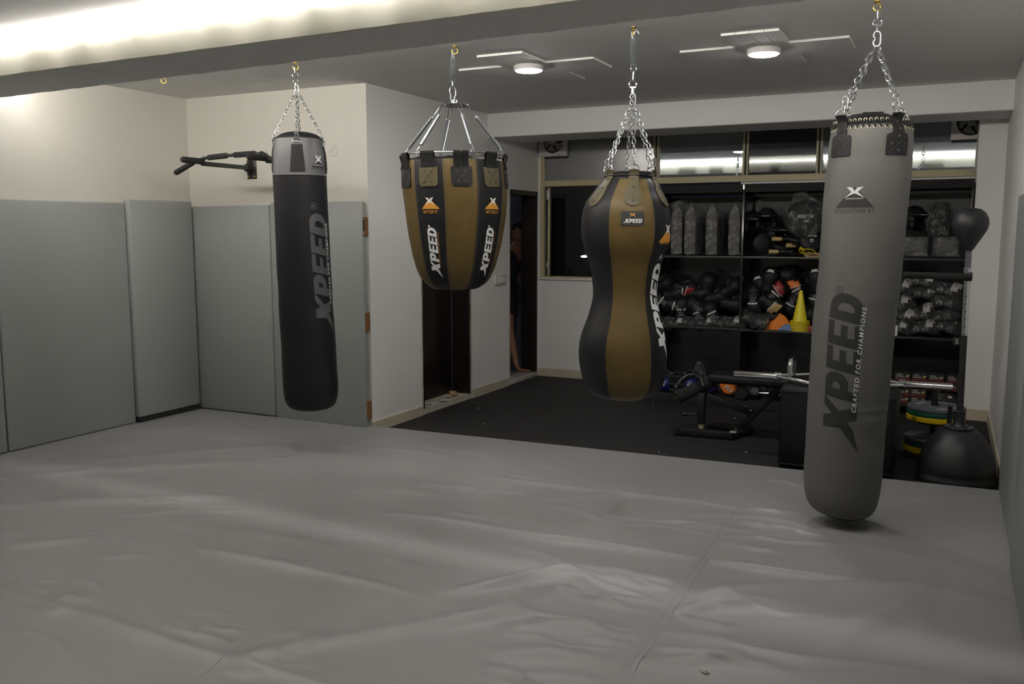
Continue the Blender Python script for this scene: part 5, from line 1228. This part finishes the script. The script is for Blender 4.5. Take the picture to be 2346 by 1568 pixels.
sq('brace',(-1.66,6.87,.325),(-1.34,6.95,.205),.035,.05); sq('main_rail',(-1.42,7.0,.06),(-1.10,7.0,.44),.05,.06); sq('main_rail',(-1.10,7.0,.44),(-.70,7.0,.44),.05,.05); sq('rear_post',(-.72,7.0,.02),(-.72,7.0,.44),.05); sq('rear_foot',(-.72,6.8,.03),(-.72,7.2,.03),.05)
m = MB(); m.box((-1.20,6.92,.475),(.88,.26,.075),bev=.028,seg=3); obj('seat_pad', m, 'blk', bn, smooth=60)
m = MB(); m.rod((-1.885,6.78,.300),(-1.68,7.12,.400),.052); obj('foam_roller', m, 'foam', bn)
m = MB(); m.lathe([(0,.003),(.008,.002),(.009,0)],(-1.886,6.778,.2995),12,ax=(Vector((-.5,-.85,-.2)).to_track_quat('Z','Y').to_matrix())); obj('roller_bolt', m, 'chrome', bn)
m = MB(); m.tube([ony(1551,884,6.9),ony(1560,872,6.92),ony(1575,860,6.94),ony(1592,859,6.96),ony(1606,868,6.9),ony(1612,885,6.88)],.014,12); obj('roller_arm', m, 'blkp', bn)
m = MB(); m.rod(ony(1551,884,6.9),ony(1549,887,6.9),.0155); obj('arm_end', m, 'chrome', bn)
for u, v in ((1708,931),(1684,959),(1740,891),(1686,984),(1720,941)): m = MB(); m.blob(ony(u,v,6.90),(.008,.008,.008),sub=2); obj('bolt', m, 'chrome', bn)
m = MB(); m.rod((-1.73,6.82,.18),(-1.80,6.80,.175),.008); m.blob((-1.81,6.80,.175),(.018,.018,.018),sub=2); obj('adjusting_knob', m, 'blkp', bn)
m = MB(); m.box((-1.43,6.80,.070),(.05,.04,.008)); tag(obj('warning_label', m, 'fandark', bn),'pale printed sticker')
# ---------------------------------------------------------------- soft plyo box and trap bar
t = thing('plyo_box', (-.62,6.45,0), 'large black soft plyometric box behind the charcoal bag', 'plyo box')
m = MB(); m.box2((-.985,6.13,.002),(-.255,6.78,.572),bev=.03); obj('box_cover', m, 'blk', t, smooth=60)
for zz in (.035,.540): m = MB(); m.tube([(-.986,6.129,zz),(-.254,6.129,zz),(-.254,6.781,zz),(-.986,6.781,zz)],.004,6,closed=True); obj('piping', m, 'print_black', t)
tb = thing('trap_bar', (-.63,6.35,.58), 'chrome hexagonal trap bar lying across the black plyo box', 'trap bar')
zb_ = .602; yb_ = 6.35; dz = lambda x: zb_+(x+.63)*.008
for x0, x1, s in ((-1.34,-1.055,-1),(-.212,.062,1)):
    m = MB(); m.rod((x0,yb_,dz(x0)),(x1,yb_,dz(x1)),.0255,n=24); tag(obj('sleeve', m, 'chromeb', tb),'bright chrome sleeve')
    xc_ = x1 if s < 0 else x0; m = MB(); m.rod((xc_-.004,yb_,dz(xc_)),(xc_-s*.045,yb_,dz(xc_)),.033,n=24); obj('collar', m, 'chromeb', tb)
for s in (-1,1):
    m = MB(); m.tube([(-1.05,yb_+s*.012,zb_),(-.80,yb_+s*.20,zb_),(-.46,yb_+s*.20,zb_),(-.22,yb_+s*.012,zb_)],.0145,14); obj('hex_frame', m, 'chromeb', tb)
for xx in (-.945,-.325):
    w_ = .088; m = MB(); m.tube([(xx,yb_-w_,zb_),(xx,yb_-w_,zb_+.095),(xx,yb_-w_+.02,zb_+.122),(xx,yb_+w_-.02,zb_+.122),(xx,yb_+w_,zb_+.095),(xx,yb_+w_,zb_)],.0145,14); obj('handle', m, 'chromeb', tb)
# ---------------------------------------------------------------- reflex ball on dome base
rb = thing('reflex_ball', (.112,6.312,0), 'black reflex ball on a sprung pole with heavy dome base by the right wall', 'reflex ball')
c = Vector((.112,6.312,0))
m = MB(); m.lathe([(.232,.004),(.238,.02),(.236,.045),(.226,.06),(.230,.075),(.226,.13),(.212,.19),(.185,.25),(.150,.30),(.112,.335),(.085,.348),(.04,.352)], c, 56); obj('dome_base', m, 'dome', rb, smooth=60)
m = MB(); m.lathe([(.088,.348),(.090,.352),(.088,.360),(.045,.363),(.040,.372),(.034,.40),(.034,.462),(.030,.466)], c, 40); obj('collar', m, 'dome', rb, smooth=40)
for i in range(8):
    a = 2*PI*i/8+.2; m = MB(); m.lathe([(0,.004),(.006,.003),(.007,0)], c+Vector((.073*math.cos(a),.073*math.sin(a),.361)), 10); obj('bolt', m, 'chrome', rb)
m = MB(); m.rod(c+Vector((0,0,.46)),c+Vector((-.004,0,.95)),.020,n=20); obj('lower_pole', m, 'dome', rb)
m = MB(); m.rod(c+Vector((-.004,0,.93)),c+Vector((-.008,0,1.355)),.0165,n=20); up_ = obj('upper_pole', m, 'chrome', rb)
for i in range(6):
    q = c+Vector((-.005,-.0168,.96+i*.048)); m = MB(); m.lathe([(0,.0015),(.004,.0014),(.004,0)], q, 10, ax=Euler((PI/2,0,0)).to_matrix()); obj('adjusting_hole', m, 'print_black', up_)
m = MB(); m.rod(c+Vector((-.008,0,1.352)),c+Vector((-.008,0,1.378)),.022,n=20); obj('spring_cup', m, 'chrome', rb)
helix('spring', rb, c+Vector((-.008,0,1.378)), c+Vector((-.008,0,1.50)), .0155, .0036, 13, 'spring')
m = MB(); m.lathe([(.018,1.485),(.030,1.50),(.048,1.53),(.075,1.575),(.100,1.62),(.108,1.655),(.104,1.69),(.085,1.725),(.055,1.748),(.0,1.756)], c+Vector((-.008,0,0)), 44); obj('ball', m, 'foam' if False else 'dome', rb, smooth=60)
m = MB(); m.rod(c+Vector((.012,-.02,1.325)),c+Vector((-.375,-.05,1.33)),.021,n=18); obj('swing_arm', m, 'foam', rb)
m = MB(); m.box(c+Vector((-.002,-.006,1.325)),(.050,.050,.055),bev=.006); obj('arm_bracket', m, 'blkp', rb)
bm = text_bm('S', .02); 
for q in bm.verts: q.co = c+Vector((-.052+q.co.x*.045,-.003,.895+q.co.y*.045))
m = MB(); m.box(c+Vector((-.035,0,.91)),(.06,.004,.05),bev=.002); pb = obj('size_plate', m, 'blkp', rb)
k = MB(); k.bm.free(); k.bm = bm; obj('lettering', k, 'fandark', pb, smooth=0)
# ---------------------------------------------------------------- plate tree
px_, py_ = -.040, 7.03
pt_ = thing('plate_stand', (px_,py_,0), 'black stand carrying two flat stacks of bumper plates', 'plate stand')
m = MB(); m.box((px_,py_,.012),(.34,.42,.022),bev=.004); obj('base', m, 'blkp', pt_)
m = MB(); m.rod((px_,py_,.02),(px_,py_,.48),.024,n=20); obj('center_post', m, 'blkp', pt_)
m = MB(); m.box((px_,py_,.248),(.20,.30,.012),bev=.004); obj('upper_tray', m, 'blkp', pt_)
m = MB(); m.rod((px_+.10,py_-.22,.02),(px_+.10,py_-.22,.40),.016,n=14); m.box((px_+.10,py_-.17,.25),(.03,.12,.02)); obj('side_pin', m, 'blkp', pt_)
def plate(cx, cy, z0, h, R_, mt, lab, text=False):
    t = thing('weight_plate', (cx,cy,z0), lab, 'weight plate', 'bumper plates on the stand')
    m = MB(); A = [(.026,0),(R_-.006,0),(R_,.006),(R_,h-.006),(R_-.006,h),(R_*.86,h),(R_*.84,h-.004),(R_*.42,h-.004),(R_*.40,h),(.026,h)]
    m.lathe(A,(cx,cy,z0),56,close=False); vs = list(m.bm.verts); m.skin(vs[-56:],vs[:56]); obj('rubber_disc', m, mt, t, smooth=40)
    m = MB(); m.lathe([(.0255,-.0003),(.036,-.0003),(.036,h+.001),(.0255,h+.001)],(cx,cy,z0),28,close=False); obj('steel_insert', m, 'spring', t)
    if text:
        for s_, w0, rot0 in (('XPEED', 1, 2.6),('10 KG', 0, -.4),('XPEED',1,5.2)):
            bm = poly_mesh(wordmark()) if w0 else text_bm(s_, .02); a_, b_ = width(bm); refine(bm, .3 if w0 else .2); k_ = (.022 if w0 else .042)
            for q in bm.verts:
                a = rot0-(q.co.x-(a_+b_)/2)*k_/(R_*.66); r_ = R_*.58+q.co.y*(.034 if w0 else .040); q.co = Vector((cx+r_*math.cos(a), cy+r_*math.sin(a), z0+h-.0025))
            k = MB(); k.bm.free(); k.bm = bm; obj('lettering', k, 'fanpl', t, smooth=0)
R_ = .195
plate(px_,py_,.024,.046,R_,'platey','yellow bumper plate at the bottom of the lower stack'); plate(px_,py_,.071,.034,R_,'plategr','green bumper plate in the lower stack'); plate(px_,py_,.106,.028,R_,'plateg','slate-grey bumper plate on top of the lower stack',True)
plate(px_+.01,py_,.255,.040,R_,'platey','yellow bumper plate at the bottom of the upper stack'); plate(px_+.01,py_,.296,.034,R_,'plategr','green bumper plate in the upper stack'); plate(px_+.01,py_,.331,.028,R_,'plateg','slate-grey bumper plate on top of the upper stack',True)
# ---------------------------------------------------------------- debris in the first doorway
rnd = random.Random(12)
for i in range(6):
    m = MB(); x = XC-.03-.02*(i%3)*1.5; y = D1[0]+.10+i*.095; a = rnd.uniform(0,3); pts = [(x+.05*math.cos(a+q)*rnd.uniform(.6,1.1), y+.055*math.sin(a+q)*rnd.uniform(.6,1.1), .052+.009*(i%2)) for q in (0,1.4,2.7,4.3)]
    m.prism(pts,(0,0,.008)); tag(obj('broken_tile', m, 'plaster' if i%2 else 'marble', None, origin=(x,y,.05),smooth=0), 'broken pale tile fragment on the first doorway threshold', 'tile fragment', 'broken tile fragments')
m = MB(); m.blob((XC-.08,D1[1]-.22,.078),(.04,.055,.027),sub=3,noise=.3,seed=5); tag(obj('dust_cloth', m, 'tan', None, origin=(XC-.08,D1[1]-.22,.05)), 'yellowish rag on the first doorway threshold', 'cloth')
t = thing('paper_sheet', (XC-.186,D1[0]+.08,.62), 'torn grey paper sheet stuck at the edge of the first dark doorway', 'paper')
m = MB(); pts = [ony(0,0,1)]*0+[Vector((XC-.18,D1[0]+.035,z_)) for z_ in (.60,.84)]; pts = [Vector((XC-.172,D1[0]+.032,.56)),Vector((XC-.172,D1[0]+.11,.70)),Vector((XC-.172,D1[0]+.145,.80)),Vector((XC-.172,D1[0]+.032,.845))]; m.prism(pts,(.003,0,0)); obj('sheet', m, 'fanpl', t, smooth=0)
m = MB(); m.prism([Vector((XC-.172,D1[0]+.05,.50)),Vector((XC-.172,D1[0]+.085,.52)),Vector((XC-.172,D1[0]+.08,.58)),Vector((XC-.172,D1[0]+.052,.57))],(.003,0,0)); obj('scrap', m, 'fanpl', t, smooth=0)
# tiny litter on the floor
for u, v, s in ((1709,1037,.012),(1497,921,.008),(1510,1037,.007),(1096,936,.010),(1110,972,.007)):
    q = onz(u,v,0); m = MB(); m.blob(q+Vector((0,0,.003)),(s,s*.7,.003),sub=1,noise=.3); tag(obj('paper_scrap', m, 'white', None, origin=q), 'tiny white scrap on the black rubber floor', 'scrap', 'tiny white scraps on the black floor')
q = onz(1614,1543,MT); m = MB(); m.tube([q+Vector((.02*math.sin(i*1.2),.012*math.cos(i*1.7),.006)) for i in range(7)],.0022,5); tag(obj('lint_thread', m, 'plaster', None, origin=q), 'small curl of thread on the grey matting near the camera', 'thread')
# ================================================================ PERSON in the second doorway
def skinned(name, nodes, edges, mt, parent, sub=2):
    me = bpy.data.meshes.new(name); me.from_pydata([n[0] for n in nodes], edges, []); o = bpy.data.objects.new(name, me); COL.objects.link(o)
    md = o.modifiers.new('skin','SKIN'); md.use_smooth_shade = True
    for v, n in zip(me.skin_vertices[0].data, nodes): v.radius = n[1] if isinstance(n[1], tuple) else (n[1], n[1])
    me.skin_vertices[0].data[0].use_root = True
    s = o.modifiers.new('sub','SUBSURF'); s.levels = sub; s.render_levels = sub
    dg = bpy.context.evaluated_depsgraph_get(); dg.update(); m2 = bpy.data.meshes.new_from_object(o.evaluated_get(dg)); bpy.data.objects.remove(o); bpy.data.meshes.remove(me)
    m2.materials.clear(); return link(name, m2, mt, parent, 180)
def person():
    V = Vector
    hd = onx(1187,538,-4.56); px0 = V((-4.72, hd.y-.10, .92))
    t = thing('person', (-4.6, 8.85, .045), 'barefoot person with dark curly hair standing in the second dark doorway', 'person')
    pel = px0; sh = V((hd.x, hd.y-.05, 1.38)); neck = V((hd.x,hd.y-.02,1.47)); 
    hs = hd.z-1.62
    an = V((-4.335,8.945,.115)); kn = onx(1166,752,-4.50); kn.z = .50; hipR = pel+V((.06,.07,-.03)); hipL = pel+V((-.07,-.07,-.03))
    an2 = V((-4.85,8.72,.115)); kn2 = V((-4.80,8.70,.50))
    nodes = [(pel,(.13,.10)),(pel+(sh-pel)*.45,(.115,.095)),(sh,(.13,.09)),(neck,(.055,.055)),(neck+V((0,.0,.07)),(.055,.055)),
             (hipR,(.09,.09)),(kn,(.058,.058)),(kn+(an-kn)*.35,(.055,.055)),(an,(.034,.034)),(an+V((.03,.002,-.055)),(.032,.028)),(an+V((.11,.004,-.058)),(.036,.022)),(an+V((.185,.006,-.062)),(.034,.014)),
             (hipL,(.09,.09)),(kn2,(.058,.058)),(kn2+(an2-kn2)*.35,(.055,.055)),(an2,(.034,.034)),(an2+V((.0,-.03,-.055)),(.032,.028)),(an2+V((0,-.11,-.058)),(.036,.022)),(an2+V((0,-.18,-.062)),(.034,.014))]
    ed = [(0,1),(1,2),(2,3),(3,4),(0,5),(5,6),(6,7),(7,8),(8,9),(9,10),(10,11),(0,12),(12,13),(13,14),(14,15),(15,16),(16,17),(17,18)]
    hand = onx(1193,634,-4.45); hand2 = V((-4.72, sh.y-.28, 1.02))
    for s_, el, ha in ((1, V((sh.x+.12, sh.y+.12, 1.13)), hand),(-1, V((sh.x-.10,sh.y-.20,1.12)), hand2)):
        b = len(nodes); shl = sh+V((.05*s_,.14*s_,-.02)); d = (ha-el).normalized(); palm = ha
        nodes += [(shl,(.055,.055)),(el,(.040,.040)),(el+(ha-el)*.85,(.026,.024)),(palm,(.034,.016))]; ed += [(2,b),(b,b+1),(b+1,b+2),(b+2,b+3)]
        side = d.cross(V((1,0,0))).normalized()
        for q in range(4):
            r0 = palm+side*(-.026+.0175*q)+d*.035; r1 = r0+d*(.030 if q in (1,2) else .024)+V((.004,0,-.006)); r2 = r1+d*.018+V((.004,0,-.018)); k = len(nodes)
            nodes += [(r0,.0088),(r1,.0082),(r2,.0070)]; ed += [(b+3,k),(k,k+1),(k+1,k+2)]
        k = len(nodes); r0 = palm-side*.034+d*.0; nodes += [(r0,.010),(r0-side*.012+d*.028,.009),(r0-side*.014+d*.05,.0075)]; ed += [(b+3,k),(k,k+1),(k+1,k+2)]
    body = skinned('body', nodes, ed, 'skin', None, 2); 
    body.data.transform(Matrix.Translation(-V(t.location))); body.parent = t
    # head: one shaped surface facing left along -Y
    m = MB(); c = hd.copy(); c.z = max(1.56, min(1.62, hd.z))
    def face(p):
        y, z, x = p.y, p.z, p.x
        if y < 0:
            x *= 1-.10*abs(y)/.1
            y += -.022*math.exp(-((z+.012)/.016)**2-(x/.013)**2)          # nose
            y += -.007*math.exp(-((z+.048)/.008)**2-(x/.025)**2)          # lips
            y += -.010*math.exp(-((z+.088)/.018)**2-(x/.03)**2)           # chin
            for s in (-1,1): y += .010*math.exp(-((z-.012)/.014)**2-((x-s*.030)/.016)**2)
        if z < -.03: x *= 1-.9*(-.03-z)/.11*.35; 
        return V((x,y,z))
    m.blob(c,(.074,.095,.118),sub=4,fn=face)
    m.rod(c+V((0,.02,-.06)), neck, .05, .055)
    obj('head', m, 'skin', t, smooth=80)
    for s in (-1,1):
        m = MB(); m.blob(c+V((s*.030,-.082,.012)),(.011,.010,.008),sub=2); obj('eye', m, 'print_dim', t)
        m = MB(); m.blob(c+V((s*.075,.008,-.005)),(.010,.020,.031),sub=2); obj('ear', m, 'skin', t)
    m = MB(); rnd = random.Random(6)
    for i in range(170):
        a = rnd.uniform(0,2*PI); e = rnd.uniform(-.15,1.)*PI/2; d = V((math.cos(a)*math.cos(e),math.sin(a)*math.cos(e),math.sin(e)))
        if d.y < -.45 and d.z < .55: continue
        m.blob(c+V((d.x*.080,d.y*.100+.008,d.z*.118+.012)),(rnd.uniform(.016,.028),)*3,sub=1,noise=.3,seed=i)
    obj('curly_hair', m, 'hair', t, smooth=60)
    sn = [(pel+V((0,0,-.02)),(.155,.125)),(pel+(sh-pel)*.45,(.140,.12)),(sh+V((0,0,.0)),(.145,.105)),(sh+V((.05,.14,-.02)),(.075,.075)),(sh+V((.09,.15,-.16)),(.062,.062)),(sh+V((-.05,-.14,-.02)),(.075,.075)),(sh+V((-.09,-.19,-.15)),(.062,.062))]
    s_ = skinned('t_shirt', sn, [(0,1),(1,2),(2,3),(3,4),(2,5),(5,6)], 'cloth', None, 2); s_.data.transform(Matrix.Translation(-V(t.location))); s_.parent = t
    sn = [(pel+V((0,0,.04)),(.145,.115)),(hipR,(.12,.12)),(hipR+(kn-hipR)*.75,(.10,.10)),(hipL,(.12,.12)),(hipL+(kn2-hipL)*.75,(.10,.10))]
    s_ = skinned('shorts', sn, [(0,1),(1,2),(0,3),(3,4)], 'short', None, 2); s_.data.transform(Matrix.Translation(-V(t.location))); s_.parent = t
person()
# ================================================================ WORLD AND VIEW
wd = bpy.data.worlds.new('night'); SC.world = wd; wd.use_nodes = True
wd.node_tree.nodes['Background'].inputs['Color'].default_value = (.004,.0045,.007,1); wd.node_tree.nodes['Background'].inputs['Strength'].default_value = 1.
SC.view_settings.view_transform = 'Standard'; SC.view_settings.look = 'None'; SC.view_settings.gamma = 1; SC.view_settings.use_curve_mapping = False
SC.view_settings.exposure = .28
SC.cycles.use_denoising = True
SC.cycles.max_bounces = 8; SC.cycles.transparent_max_bounces = 12; SC.cycles.sample_clamp_indirect = 6
